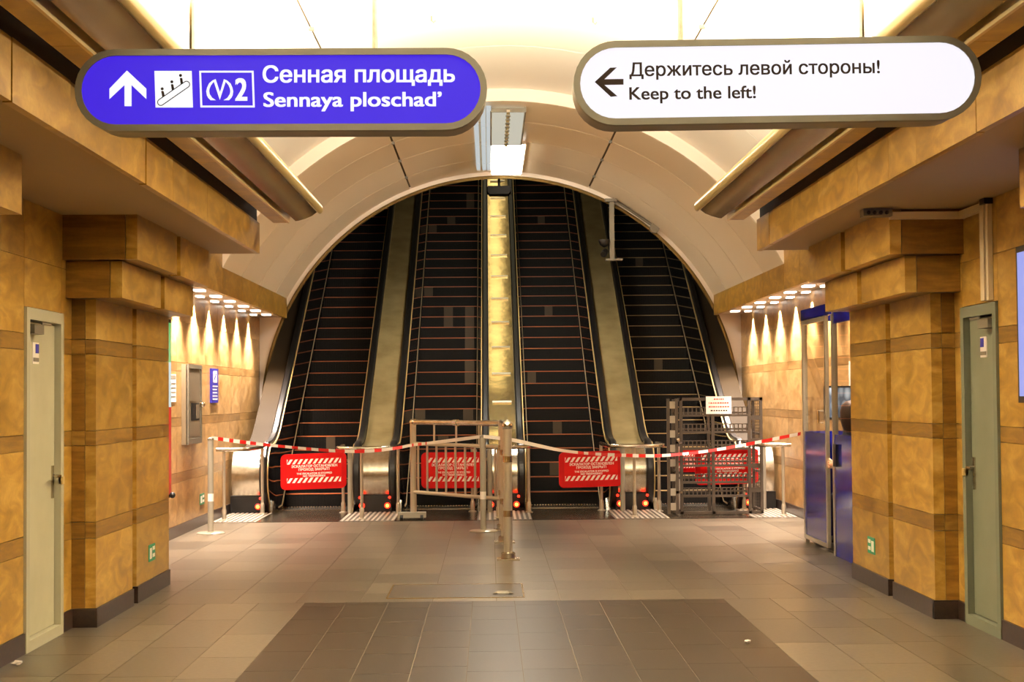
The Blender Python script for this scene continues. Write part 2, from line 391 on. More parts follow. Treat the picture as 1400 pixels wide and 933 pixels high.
# ------------------------------------------------------------------ pillars with stepped capitals
def make_pillar(s, dy, label):
    root = thing('stone_pillar', (s*3.05, 12.6+dy, 0), label, 'pillar', 'stepped sandstone pillars along the side walls')
    def B(xa, xb, y0, y1, z0, z1): return bx(min(s*xa, s*xb), max(s*xa, s*xb), y0+dy, y1+dy, z0, z1)
    gy0, gy1 = 12.52, 12.66
    ob('core', B(XP+.07, XF+.03, YP0+.03, YP1-.03, 0, 2.31), CORE, root)
    for y0, y1 in ((YP0, gy0), (gy1, YP1)):
        zs = [c for c in COURSES if c[1] < 2.1] + [(2.018, 2.305, 0)]
        for z0, z1, k in zs:
            ob('slab', B(XP, XP+.075, y0+G, y1-G, z0+G, z1-G), BAND if k else STONE, root, recalc=False)
        ob('plinth', B(XP-.012, XP+.075, y0, y1, 0, .13), PLINTH, root, recalc=False)
    for z0, z1, k in [(c[0], min(c[1], 2.305), c[2]) for c in COURSES if c[0] < 2.1]:
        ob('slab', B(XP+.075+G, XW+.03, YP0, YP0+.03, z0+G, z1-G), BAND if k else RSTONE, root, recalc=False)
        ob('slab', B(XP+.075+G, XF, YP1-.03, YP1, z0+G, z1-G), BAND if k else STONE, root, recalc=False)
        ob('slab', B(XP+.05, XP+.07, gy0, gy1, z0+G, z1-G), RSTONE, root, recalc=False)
    ob('plinth', B(XP-.012, XW+.03, YP0-.012, YP0+.03, 0, .13), PLINTH, root, recalc=False)
    ob('plinth', B(XP+.04, XP+.07, gy0, gy1, 0, .13), PLINTH, root, recalc=False)
    for nm, z0, z1, xo, ya, yb in (('lower_capital', 2.30, 2.555, 2.73, 11.2, 13.88), ('upper_capital', 2.56, ZS, 2.605, 11.11, 13.94)):
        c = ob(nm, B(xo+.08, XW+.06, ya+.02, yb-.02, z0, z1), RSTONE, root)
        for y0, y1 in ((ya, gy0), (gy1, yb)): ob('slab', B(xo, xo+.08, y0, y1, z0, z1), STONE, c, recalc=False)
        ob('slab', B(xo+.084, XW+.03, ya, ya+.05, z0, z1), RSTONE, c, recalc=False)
        ob('slab', B(xo+.084, XW+.06, yb-.03, yb, z0, z1), STONE, c, recalc=False)
    return root
make_pillar(-1, 0, 'sandstone pillar with stepped capital beside the cream door')
make_pillar(1, 0, 'sandstone pillar with stepped capital between grey-green door and blue booth')
for s, lb in ((-1, 'nearest left stone capital cut off by the frame edge above the cream door'), (1, 'nearest right stone capital cut off by the frame edge above the light box')):
    make_pillar(s, -5.57, lb)

# ------------------------------------------------------------------ ceiling: soffits, vault panels
def arc(R, a): return (R*math.sin(math.radians(a)), ZC + R*math.cos(math.radians(a)))
def arc_shell(y0, y1, a0, a1, R, t, n=12):
    mb = MB(); vs = []; fs = []
    for i in range(n+1):
        a = a0 + (a1-a0)*i/n
        for rr, y in ((R, y0), (R+t, y0), (R+t, y1), (R, y1)):
            x, z = arc(rr, a); vs.append((x, y, z))
    for i in range(n):
        for j in range(4): fs.append((i*4+j, i*4+(j+1) % 4, i*4+4+(j+1) % 4, i*4+4+j))
    fs += [(0, 1, 2, 3), (n*4+3, n*4+2, n*4+1, n*4)]
    return mb.add(vs, fs)
cb = arc_shell(YB, YV, -66, 66, RN+.03, .06, 40)
cb2 = arc_shell(YV, YE+.05, -66, 66, RP+.03, .28, 40); cb.add(cb2.v, cb2.f)
ceil = ob('ceiling', cb, VBACK, kind='structure', smooth='a')
rings = [YV]
for st in (2.4, 2.6, 2.6, 2.6, 2.6, 2.6, 2.6, 2.6): rings.append(max(rings[-1]-st, YB))
NA = [-62, -26, 26, 62]
for y1, y0 in zip(rings, rings[1:]):
    if y1 - y0 < .1: continue
    for a0, a1 in zip(NA, NA[1:]):
        ob('vault_panel', arc_shell(y0+.006, y1-.006, a0+.12, a1-.12, RN, .028), VAULT, ceil, smooth='a')
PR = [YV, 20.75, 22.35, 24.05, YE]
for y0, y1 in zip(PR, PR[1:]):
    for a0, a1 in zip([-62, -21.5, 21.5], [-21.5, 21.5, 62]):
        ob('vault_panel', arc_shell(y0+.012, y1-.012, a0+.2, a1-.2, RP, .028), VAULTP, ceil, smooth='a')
for a in (-21.5, 21.5):          # small joint clips where the panels meet
    for y in PR[1:4]:
        x, z = arc(RP-.008, a); ob('joint_clip', bx(x-.02, x+.02, y-.03, y+.03, z-.012, z+.02), DUCT, ceil)
for a in (-26, 26):
    for y in rings[1:3]:
        x, z = arc(RN-.008, a); ob('joint_clip', bx(x-.025, x+.025, y-.03, y+.03, z-.012, z+.02), DUCT, ceil)
ob('rib_band', arc_shell(YV-.03, YV+.05, -62, 62, RP, RN-RP+.02, 40), WHITE, ceil, smooth='a')
for s in (-1, 1):
    def B(xa, xb, y0, y1, z0, z1): return bx(min(s*xa, s*xb), max(s*xa, s*xb), y0, y1, z0, z1)
    ob('soffit', B(XB+.03, XF+.4, YB, YP1+.27, ZS, ZS+.025), PLASTER, ceil, label='flat plaster soffit over the side aisle')
    ob('downlight_soffit', B(3.40, XF+.02, YP1+.27, YE, 2.86, 2.92), WHITE, ceil, label='narrow white soffit strip holding the downlights')
    fa = thing('stone_fascia', (s*3.4, 20, 2.86), 'stone fascia strip over the %s downlights beside the escalator mouth' % ('left' if s < 0 else 'right'), 'fascia', 'stone fascias under the vault')
    y = YP1+.3
    for y1 in (15.5, 16.9, 18.3, 19.3, 20.8, 22.3, 23.8, YE-.03):
        z1 = 3.46 if y1 <= 19.31 else 3.17
        ob('slab', B(3.37, 3.42, y+.004, y1-.004, 2.845, z1), STONE, fa, recalc=False); y = y1

# ------------------------------------------------------------------ beams and light cornices
for s, side in ((-1, 'left'), (1, 'right')):
    def B(xa, xb, y0, y1, z0, z1): return bx(min(s*xa, s*xb), max(s*xa, s*xb), y0, y1, z0, z1)
    bm_ = thing('stone_beam', (s*2.4, 6, ZS), 'long stone-clad beam under the %s light cornice' % side, 'beam', 'stone-clad beams along the vault')
    ob('beam_core', B(XB+.03, XB+.36, YB, 14.19, ZS+.03, 3.13), CORE, bm_)
    y = 14.21; k = 0
    while y > YB+.1:
        w_ = [.62, 1.1, .95, 1.25, .8][k % 5]; y0 = max(y-w_, YB); k += 1; dz = random.uniform(-.004, .004)
        ob('slab', B(XB+dz, XB+.04, y0+.002, y-.002, ZS-.006+dz, 3.14), STONE, bm_, recalc=False); y = y0
    ob('slab', B(XB+.04, XB+.36, 14.18, 14.21, ZS, 3.36), STONE, bm_)
    co = thing('light_cornice', (s*1.85, 6, 3.15), 'bronze light cornice hiding tubes above the %s stone beam' % side, 'cornice', 'bronze cornices with hidden lights')
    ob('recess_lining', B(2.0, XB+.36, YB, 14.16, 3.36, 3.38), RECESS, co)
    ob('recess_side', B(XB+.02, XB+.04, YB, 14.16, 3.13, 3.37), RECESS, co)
    y = 14.2; k = 0
    while y > YB+.1:
        y0 = max(y-[1.6, 2.1, 1.9][k % 3], YB); k += 1
        ob('underside_slab', B(1.955, 2.08, y0+.003, y-.003, 3.14, 3.30), STONE, co, recalc=False); y = y0
    ob('edge_strip', B(1.935, 1.953, YB, 14.2, 3.135, 3.31), GOLD, co)
    prof = [(1.885, 3.155), (1.86, 3.158), (1.80, 3.175), (1.74, 3.20), (1.695, 3.235), (1.70, 3.26), (1.80, 3.21), (1.885, 3.19)]
    mb = MB().prism([(s*a, b) for a, b in prof], 'y', YB, 14.2); ob('bronze_profile', mb, BRONZE, co, smooth='a')
    lip = MB().prism([(s*(1.672+.028*math.cos(2*PI*q/12)), 3.262+.045*math.sin(2*PI*q/12)) for q in range(12)], 'y', YB, 14.2)
    ob('cornice_lip', lip, BRONZE_LIP, co, smooth='a')
    ob('trough', B(1.70, 1.95, YB, 14.19, 3.255, 3.262), WHITE, co)
    ob('trough_back', B(1.94, 1.955, YB, 14.19, 3.262, 3.40), WHITE, co)
    y = 13.9
    while y > YB+1:
        mb = MB().tube([(s*1.84, y, 3.29), (s*1.84, y-1.4, 3.29)], .013); ob('fluorescent_tube', mb, TUBEL, co, smooth='a'); y -= 1.5
    # the light of the tubes themselves
    for ya, yb, dim in ((YB, 1.2, .15), (1.2, 5.5, .25), (5.5, 9.8, .8), (9.8, 14.1, 1.1)):   # dimmed towards the hall to darken the near floor
        ld = bpy.data.lights.new('cove_light', 'AREA'); ld.shape = 'RECTANGLE'; ld.size = .10; ld.size_y = yb-ya-.05
        ld.energy = COVE_W*dim*(yb-ya)/4.3; ld.color = WARM
        lo = bpy.data.objects.new('cove_light', ld); COL.objects.link(lo); lo.location = (s*1.83, (ya+yb)/2, 3.315)
        lo.rotation_euler = (PI, s*-.25, 0)

# ------------------------------------------------------------------ end wall with the round tunnel mouth, tunnel
mb = MB(); n = 72; a0 = -20.3; vs = []; fs = []
for i in range(n+1):
    a = math.radians(a0 + (180-2*a0)*i/n); c, s_ = math.cos(a), math.sin(a)
    vs += [(RO*c, YE, ZC+RO*s_), (5.2*c, YE, max(ZC+5.2*s_, -.1)), (RO*c, YE+.35, ZC+RO*s_+.16)]
for i in range(n): fs += [(3*i, 3*i+1, 3*i+4, 3*i+3), (3*i, 3*i+3, 3*i+5, 3*i+2)]
we = ob('wall_end', mb.add(vs, fs), WHITE, kind='structure', smooth='a')
rim = MB().tube([(RO*math.cos(math.radians(t)), YE-.01, ZC+RO*math.sin(math.radians(t))) for t in [a0+(180-2*a0)*i/90 for i in range(91)]], .028, 8)
ob('trim_1', rim, BRONZE, kind='structure', smooth='a', label='bronze rim around the round tunnel mouth')
mb = MB(); vs = []; fs = []; TT = math.tan(PI/6)
for y in (YE+.3, 30, 34, 38, 42):
    for i in range(41):
        a = math.radians(-25+230*i/40); vs.append((3.78*math.cos(a), y, ZC+(y-YE)*TT+3.78*math.sin(a)))
for j in range(4):
    for i in range(40): fs.append((j*41+i, j*41+i+1, (j+1)*41+i+1, (j+1)*41+i))
ob('wall_tunnel', mb.add(vs, fs), TUNNEL, kind='structure', smooth='a')
ob('wall_back', bx(-4.3, 4.3, YB-.1, YB, 0, 5.5), STONE, kind='structure')

# ------------------------------------------------------------------ escalators
Y0N = 23.13; DY, DZ = .3464, .2; NST = 36
def hz(y, h): return max((y-Y0N)*TT, 0)+h
def rail_path(h, r=.43, newel=True, ytop=36.0, zf=.93, R=1.9):
    """handrail line in (y,z), from the top of the incline down round the newel to the floor"""
    ym = Y0N + (zf-h)/TT; t = R*math.tan(PI/12); pts = [(ytop, zf+(ytop-ym)*TT)]
    k = 10; cyy, czz = ym-t, zf+R
    for i in range(k+1):
        a = PI/6*(1-i/k); pts.append((cyy+R*math.sin(a), czz-R*math.cos(a)))
    if newel:
        yc = 22.62; cz = zf-r
        for i in range(15): a = PI/2 + PI*i/14; pts.append((yc+r*math.cos(a), cz+r*math.sin(a)))
        pts.append((yc+.12, cz-r))
    return pts[::-1]
ESC = [(-2.6625, 'leftmost of the four stopped escalators, beside the left wall'), (-.8875, 'left of the two middle escalators, behind the wheeled barrier'),
       (.8875, 'right of the two middle escalators, behind a red sign'), (2.6625, 'rightmost of the four stopped escalators, behind the grey steel cage')]
smesh = MB().box(-.49, .49, .012, .37, -.205, -.012).box(-.49, .49, .012, .04, -.205, -.012)
PATCHES = {1: [], 0: [], 2: [], 3: []}
first = {}
for e, (xc, lb) in enumerate(ESC):
    es = thing('escalator', (xc, 22.0, 0), lb, 'escalator', 'four parallel escalators')
    for k in range(1, NST+1):
        y, z = Y0N+DY*k, DZ*k
        if 'step' not in first:
            st = ob('step', smesh, STEPM, None); COL.objects.unlink(st); first['step'] = st.data
            # cleated riser face
            ms = MB()
            for q in range(45):
                x = -.484 + q*.022; ms.box(x, x+.012, .004, .013, -.2, -.016)
            st2 = ob('cleats', ms, STEPM, None); COL.objects.unlink(st2); first['cleats'] = st2.data
            no = ob('nose', MB().box(-.49, .49, 0, .035, -.013, 0), NOSE, None); COL.objects.unlink(no); first['nose'] = no.data
            no = ob('nose', MB().box(-.49, .49, 0, .035, -.013, 0), NOSEG, None); COL.objects.unlink(no); first['noseg'] = no.data
        s1 = bpy.data.objects.new('step', first['step']); link(s1, es); s1.location = (xc, y, z)
        for nm, key in (('nose', 'noseg' if e == 3 else 'nose'), ('cleats', 'cleats')):
            o = bpy.data.objects.new(nm, first[key]); COL.objects.link(o); o.parent = s1
            if nm == 'cleats': o['kind'] = 'stuff'
    # comb, landing plate, truss floor
    ob('comb_plate', bx(xc-.53, xc+.53, 22.75, 23.36, -.01, .012), STEEL, es)
    mb = MB()
    for q in range(24): mb.box(xc-.48+q*.04, xc-.46+q*.04, 23.34, 23.46, .004, .02)
    ob('comb_teeth', mb, STEEL, es, kind='stuff')
    ob('landing_plate', bx(xc-.53, xc+.53, 20.7, 22.74, -.03, .004), LANDING, es)
    for s in (-1, 1):
        hp = rail_path(.92, .46, zf=.96)
        xo = s*.64
        sec = [(xc+xo-s*.045, -.02), (xc+xo-s*.05, .005), (xc+xo-s*.03, .028), (xc+xo+s*.03, .028), (xc+xo+s*.05, .005), (xc+xo+s*.045, -.02)]
        ob('handrail', MB().sweep(hp, sec), RUBBER, es, smooth='a')
        # inner balustrade panel, slanted, with light foot trim
        tp = rail_path(.88); mb = MB(); vs = []; fs = []
        for i, (y, z) in enumerate(tp):
            if y < 22.7: fy, fz = 22.75, .03
            else: fy, fz = y, max((y-Y0N)*TT+.10, .03)
            vs += [(xc+s*.578, y, z), (xc+s*.503, fy, fz)]
        for i in range(len(tp)-1): fs.append((2*i, 2*i+1, 2*i+3, 2*i+2))
        ob('inner_panel', mb.add(vs, fs), SKIRT, es, smooth='a')
        fp = [(22.75, .05), (Y0N, .06), (36, (36-Y0N)*TT+.10)]
        ob('skirt_trim', MB().sweep(fp, [(xc+s*.495, -.008), (xc+s*.508, -.008), (xc+s*.508, .008), (xc+s*.495, .008)]), TRIMW, es)
        ob('skirt', MB().sweep(fp, [(xc+s*.497, -.35), (xc+s*.506, -.35), (xc+s*.506, -.01), (xc+s*.497, -.01)]), SKIRT, es)
        gp = rail_path(.89); ob('brass_trim', MB().sweep(gp, [(xc+s*.572, -.01), (xc+s*.588, -.01), (xc+s*.588, .012), (xc+s*.572, .012)]), GOLD, es, smooth='a')
# odd lighter cleat blocks on single risers (replaced segments)
def patch(e, px, py, w=.16):
    xc = ESC[e][0]; best = None
    for k in range(1, NST+1):
        y, z = Y0N+DY*k, DZ*k-.1
        d = Vector((0, y, z)) - CAM; v = 466.5 - F*(d.dot(_u))/(d.dot(_f))
        # account for the roll with the wanted pixel column
        p = onY(px, py, y); err = abs(p.z - z)
        if best is None or err < best[0]: best = (err, k, p.x)
    _, k, x = best; y, z = Y0N+DY*k, DZ*k
    x = min(max(x, xc-.40), xc+.40)
    es = [o for o in COL.objects if o.name.startswith('escalator') and abs(o.location.x-xc) < .01][0]
    ob('cleat_block', bx(x-w/2, x+w/2, y-.002, y+.013, z-.2, z-.016), PATCH, es, recalc=False)
for px, py in ((617, 305), (588, 318), (643, 268), (643, 278), (585, 405), (613, 422), (613, 435), (642, 422), (642, 435), (642, 449), (642, 475), (642, 500), (642, 516), (573, 560), (606, 598), (640, 560)): patch(1, px, py)
for px, py in ((740, 299), (750, 427), (762, 586), (758, 640), (727, 515)): patch(2, px, py, .14)
for px, py in ((874, 360), (900, 500)): patch(3, px, py, .14)
for px, py in ((452, 596),): patch(0, px, py, .14)

# balustrades between the lanes
BAL = [(-3.55, 'outer balustrade and newel by the left stone wall'), (-1.775, 'balustrade and newel between the leftmost and second escalators'), (0, 'bright polished central balustrade and newel between the two middle escalators'),
       (1.775, 'balustrade and newel between the third and rightmost escalators'), (3.55, 'outer balustrade and newel by the right stone wall')]
def split_path(path, L):
    out = []; cur = [Vector((0, *path[0]))]; acc = 0
    P = [Vector((0, *p)) for p in path]
    for a, b in zip(P, P[1:]):
        d = (b-a).length; t0 = 0
        while acc + (d-t0) >= L:
            t0 += L-acc; q = a.lerp(b, t0/d); cur.append(q); out.append(cur); cur = [q]; acc = 0
        if d-t0 > 1e-6: cur.append(b); acc += d-t0
    if len(cur) > 1: out.append(cur)
    return [[(p.y, p.z) for p in c] for c in out]
for b, lb in BAL:
    r = thing('balustrade', (b, 22.2, 0), lb, 'balustrade', 'balustrades between the escalators')
    inner = .195; x0, x1 = b-inner, b+inner
    if b < -3: x0 = -3.64
    if b > 3: x1 = 3.64
    full = rail_path(.86, .40, zf=.90)
    i0 = max(i for i, p in enumerate(full) if p[0] <= 22.63 and p[1] > .8)
    nose = full[:i0+1]; up = full[i0:]
    m_ = CDECK if b == 0 else (ODECK if abs(b) > 3 else DECK)
    ps = split_path(up, .87)
    for q, seg in enumerate(ps):
        seg = list(seg); d = Vector(seg[-1]) - Vector(seg[0])
        ob('deck_panel', MB().sweep(seg, [(x0, -.02), (x1, -.02), (x1, 0), (x0, 0)]), m_, r, smooth='a')
        if b == 0 and q > 1:
            p = seg[0]; ob('seam_bar', MB().sweep([(p[0]-.022, p[1]-.012), (p[0]+.022, p[1]+.012)], [(x0+.05, 0), (x1-.05, 0), (x1-.05, .02), (x0+.05, .02)]), SEAM, r)
    # rounded stainless newel cover
    cov = [p for p in nose if p[1] > .22]
    ob('newel_cover', MB().sweep(cov, [(b-.19, -.02), (b+.19, -.02), (b+.19, .004), (b-.19, .004)]), STEEL, r, smooth='a')
    ob('newel_band', MB().sweep([p for p in cov if p[1] < .62 and p[1] > .55] or cov[:2], [(b-.185, 0), (b+.185, 0), (b+.185, .008), (b-.185, .008)]), MIRROR, r)
    ob('newel_base', bx(b-.22, b+.22, 22.30, 22.9, 0, .24), BLACKM, r)  # black stands in for the dark reflection low on the steel newel
    for s in (-1, 1):
        if abs(b) > 3 and s*b > 0: continue
        ob('deck_trim', MB().sweep(rail_path(.87, .41, zf=.91), [(b+s*.195, -.01), (b+s*.212, -.01), (b+s*.212, .014), (b+s*.195, .014)]), STEEL, r, smooth='a')
        ob('newel_foot', MB().prism([(22.25, 0), (22.95, 0), (22.95, .09), (22.45, .16)], 'x', b+s*.30, b+s*.36), STEEL, r)
        ob('body_side', bx(b+s*.25-.03, b+s*.25+.03, 22.5, 23.4, 0, .85), BLACKM, r)
        lx = b+s*.175
        lamp = ob('lamp_or_reflection', MB().sphere((lx, 22.20, .10), .042), LAMPR, r, smooth=True, label='glowing red signal lamp at the newel foot')
        ob('lamp_core', MB().sphere((lx, 22.168, .10), .024), LAMPO, lamp, smooth=True)
        ob('lamp_or_reflection', MB().sphere((lx+s*.03, 22.22, .21), .02), LAMPR, r, smooth=True)  # small glowing sphere added as the lamp's reflection in the steel
    # ribbed light plate in front of it
for b, lb in BAL:
    x0, x1 = max(b-.355, -3.76), min(b+.355, 3.76)
    mb = MB().box(x0, x1, 20.7, 22.9, -.03, .003)
    x = x0+.02
    while x < x1-.02: mb.box(x, x+.03, 20.72, 22.3, .003, .010, 1); x += .065
    ob('ribbed_plate', mb, [RIBBASE, RIBBED], fl, label='ribbed light metal plate in front of a newel')
ob('under_slab', bx(-4.3, 4.3, 20.68, 24.0, -.1, -.031), GROUT, fl)

# ------------------------------------------------------------------ guard rails round the newels
def post(mb, x, y, z, r=.021, foot=True):
    mb.tube([(x, y, .01), (x, y, z)], r, 10)
    if foot: mb.lathe((x, y, .004), [(.055, 0), (.055, .012), (.03, .02), (.03, .13), (.024, .15)], 14)
GR = [(-1.775, 'guard rail hoop before the newel between leftmost and second escalators'), (0, 'guard rail hoop before the central newel, behind the white tape stanchion'), (1.775, 'guard rail hoop before the newel left of the steel cage')]
for b, lb in GR:
    g = thing('guard_rail', (b, 21.5, 0), lb, 'railing', 'newel guard rails')
    pl = [(b-.43, 22.2), (b-.08, 21.0), (b+.34, 21.95)]
    for x, y in pl:
        mb = MB(); post(mb, x, y, .92); ob('post', mb, TUBE, g, smooth='a')
    ob('top_rail', MB().tube([(b-.43, 22.25, .925), (b-.42, 21.3, .925), (b-.36, 21.05, .925), (b-.2, 20.98, .925), (b+.14, 20.98, .925), (b+.28, 21.08, .925), (b+.34, 21.35, .925), (b+.345, 22.25, .925)], .026, 10), STEEL, g, smooth='a')
for s, lb in ((-1, 'short guard rail by the left wall newel'), (1, 'short guard rail by the right wall newel, beside the cage')):
    g = thing('guard_rail', (s*3.5, 21.5, 0), lb, 'railing', 'newel guard rails')
    for x, y in ((s*3.64, 21.0), (s*3.3, 22.1)):
        mb = MB(); post(mb, x, y, .92); ob('post', mb, TUBE, g, smooth='a')
    ob('top_rail', MB().tube([(s*3.74, 20.98, .925), (s*3.4, 20.98, .925), (s*3.32, 21.1, .925), (s*3.3, 22.2, .925)], .026, 10), STEEL, g, smooth='a')

# ------------------------------------------------------------------ red closing signs
def red_sign(xl, xr, zt, zb, Y, lb, postx, tilt=.0, letter=True, withpost=True):
    r = thing('escalator_closed_sign', ((xl+xr)/2, Y, 0), lb, 'sign', 'red escalator closed signs')
    w, h = xr-xl, zt-zb
    def P(u, v): return (xl+u*w, zt-v*h + tilt*(u-.5)*w)
    pan = rrect(xl, xr, zb, zt, .07); pan = [(x, z+tilt*(x-(xl+xr)/2)) for x, z in pan]
    ob('sign_panel', MB().prism(pan, 'y', Y, Y+.03), RED, r)
    q = [P(.085, .13), P(.925, .13), P(.925, .83), P(.085, .83)]
    ob('inner_sheet', MB().prism(q, 'y', Y-.003, Y), REDSHEET, r)
    mb = MB()
    for v0, v1 in ((.15, .285), (.675, .81)):
        u0, u1, n_ = .097, .918, 10.5; d = (u1-u0)/n_
        lean = .05
        for i in range(-1, 11):
            a = u0 + i*d; qd = [(a, v1), (a+d*.52, v1), (a+d*.52+lean, v0), (a+lean, v0)]
            # clip to the strip
            qd2 = [(min(max(u, u0), u1), v) for u, v in qd]
            if qd2[1][0]-qd2[0][0] + qd2[2][0]-qd2[3][0] > .01: mb.add([(P(u, v)[0], Y-.006, P(u, v)[1]) for u, v in qd2], [(0, 1, 2, 3)])
    ob('hazard_stripes', mb, PRINTW, r, kind='stuff', label='white slanted hazard stripes')
    if letter:
        for t, ua, ub, vb, ch in (('ЭСКАЛАТОР ОСТАНОВЛЕН', .165, .862, .383, .066), ('ПРОХОД ЗАКРЫТ!', .275, .745, .475, .066), ('THE ESCALATOR IS STOPPED', .245, .782, .582, .05), ('NO TRESPASSING!', .342, .682, .652, .05)):
            a, b_ = P(ua, vb), P(ub, vb); text_on(t, (a[0], Y-.0045, a[1]), (b_[0], Y-.0045, b_[1]), ch*h, .0015, PRINTW, r, .03)['kind'] = 'stuff'
    if withpost:
        mb = MB().tube([(postx, Y+.02, 0), (postx, Y+.02, .90)], .035, 12); ob('post', mb, GREYPOST, r, smooth='a')
        for z in (zb+.1, zt-.1): ob('bracket', bx(min(xr-.05, postx), postx, Y+.028, Y+.05, z-.02, z+.02), STEEL, r)
    return r
red_sign(-3.04, -2.145, .83, .345, 22.02, 'red closed sign on the leftmost escalator, left of the wheeled barrier', -2.095, .03)
red_sign(-1.125, -.27, .83, .34, 22.02, 'red closed sign seen through the bars of the wheeled barrier', -.19)
red_sign(.755, 1.625, .825, .34, 22.02, 'red closed sign on the escalator left of the steel cage', 1.625, .025)
red_sign(2.62, 3.49, .845, .36, 22.02, 'largest red closed sign seen through the steel cage', 3.56, .02)
red_sign(2.37, 2.83, .83, .52, 22.24, 'small red sign half hidden at the left inside the steel cage', 2.4, 0)

# ------------------------------------------------------------------ stanchions, wheeled barrier, dividing rail
for (x, y), lb in (((-3.48, 19.07), 'grey tape stanchion with round base near the left wall'), ((-.268, 19.02), 'grey tape stanchion in front of the wheeled barrier')):
    g = thing('stanchion', (x, y, 0), lb, 'stanchion', 'tape stanchions')
    ob('base', MB().lathe((x, y, 0), [(.165, 0), (.168, .008), (.15, .018), (.04, .026)], 28), TUBE, g, smooth='a')
    ob('pole', MB().tube([(x, y, .02), (x, y, 1.10)], .036, 14), GREYPOST, g, smooth='a')
    ob('cap', MB().lathe((x, y, 1.10), [(.038, 0), (.038, .02), (.02, .032)], 14), DUCT, g, smooth='a')
    ob('sticker', MB().tube([(x, y, .38), (x, y, .47)], .037, 14), PAPER, g, smooth='a')
g = thing('wheeled_barrier', (-.6, 20.1, 0), 'tubular steel pedestrian barrier on wheels before the second escalator', 'barrier')
A, Bq = Vector((-1.18, 20.92, 0)), Vector((-.03, 19.32, 0))
def at(t, z): p = A.lerp(Bq, t); return (p.x, p.y, z)
ob('top_rail', MB().tube([at(0, 1.265), at(1, 1.265)], .034, 12), STEEL, g, smooth='a')
ob('middle_rail', MB().tube([at(0, .985), at(1, .985)], .024, 10), TUBE, g, smooth='a')
ob('bottom_rail', MB().tube([at(0, .36), at(1, .36)], .024, 10), TUBE, g, smooth='a')
ob('end_post', MB().tube([at(0, .07), at(0, 1.27)], .04, 12), TUBE, g, smooth='a')
ob('end_post', MB().tube([at(1, .02), at(1, 1.27)], .04, 12), TUBE, g, smooth='a')
for i in range(1, 4): ob('tall_bar', MB().tube([at(i*.25, .985), at(i*.25, 1.25)], .013, 8), TUBE, g, smooth='a')
for i in range(9): ob('bar', MB().tube([at(.06+i*.1075, .36), at(.06+i*.1075, .985)], .014, 8), TUBE, g, smooth='a')
for t in (0, .5, 1): ob('joint_collar', MB().tube([at(max(t-.02, -.01), 1.265), at(t+.02, 1.265)], .042, 12), MIRROR, g, smooth='a')
ob('foot', bx(-1.38, -1.02, 20.84, 20.98, .03, .10), GREYPOST, g)
for x in (-1.33, -1.07):
    ob('wheel', MB().prism([(20.83+.035*math.cos(2*PI*k/14)+.02, .035+.035*math.sin(2*PI*k/14)) for k in range(14)], 'x', x-.02, x+.02), RUBBER, g)
g = thing('dividing_rail', (0, 17.5, 0), 'tall steel dividing rail seen end-on in the middle of the floor', 'railing')
for k, (x, y) in enumerate(((-.013, 15.72), (-.03, 17.55), (-.04, 19.15))):
    mb = MB().tube([(x, y, .0), (x, y, 1.30)], .043, 14); ob('post', mb, TUBE, g, smooth='a')
    ob('flange', MB().box(x-.11, x+.11, y-.11, y+.11, 0, .018).lathe((x, y, .018), [(.07, 0), (.07, .05), (.05, .06)], 14), STEEL, g, smooth='a')
    for z in (.45, .98): ob('collar', MB().tube([(x, y, z-.03), (x, y, z+.03)], .048, 14), STEEL, g, smooth='a')
for z, nm in ((1.285, 'top_rail'), (.98, 'middle_rail'), (.45, 'bottom_rail')): ob(nm, MB().tube([(-.013, 15.72, z), (-.042, 19.3, z)], .03, 10), STEEL, g, smooth='a')
ob('elbow', MB().sphere((-.013, 15.72, 1.305), .055), MIRROR, g, smooth=True)

# ------------------------------------------------------------------ barrier tape
def tape(name, pts, lb, white=(1, -1), wdt=.044):
    P = [onY(x, y, Y) for x, y, Y in pts]; pos = [(P[0], 0)]; L = 0
    dense = []
    for i in range(len(P)-1):
        p0 = P[max(i-1, 0)]; p1 = P[i]; p2 = P[i+1]; p3 = P[min(i+2, len(P)-1)]
        n_ = max(int((p2-p1).length/.04), 2)
        for k in range(n_):
            t = k/n_; q = .5*((2*p1)+(p2-p0)*t+(2*p0-5*p1+4*p2-p3)*t*t+(3*p1-p0-3*p2+p3)*t**3); dense.append((q, pts[i][0]+(pts[i+1][0]-pts[i][0])*t))
    dense.append((P[-1], pts[-1][0])); mb = MB(); d = 0
    for (a, xa), (b_, xb) in zip(dense, dense[1:]):
        ll = (b_-a).length; mi = 1 if (int(d/.12) % 2 and not (white[0] < xa < white[1])) else 0; d += ll
        tw = .9 + .1*math.sin(d*3); h = Vector((0, .012*math.sin(d*2.2), wdt/2*tw)); e = Vector((0, .0015, 0))
        mb.add([a-h, b_-h, b_+h, a+h, a-h+e, b_-h+e, b_+h+e, a+h+e], [(0, 1, 2, 3), (7, 6, 5, 4), (0, 4, 5, 1), (3, 2, 6, 7)], mi)
    return ob(name, mb, [TAPEW, TAPER], label=lb, cat='tape', group='barrier tapes')
tape('barrier_tape', [(289, 599, 19.03), (350, 607, 19.9), (410, 613, 20.5), (445, 616, 20.8), (480, 617.5, 20.90), (512, 616.5, 20.91), (545, 612.5, 20.93), (563, 609, 20.86), (605, 604, 20.0), (660, 597, 19.0)],
     'red and white tape strung from the left stanchion past the newel to the middle stanchion', (585, 700))
tape('barrier_tape', [(661, 597, 18.97), (701, 602, 19.05), (735, 609.5, 19.3), (770, 616.5, 19.7), (814, 621, 20.2), (878, 623.5, 20.8), (917, 622.5, 20.95), (968, 617, 20.98), (1020, 608, 20.9), (1096, 593, 20.6), (1100, 592, 20.55)],
     'red and white tape sagging from the middle stanchion across the cage to the right wall', (600, 790))

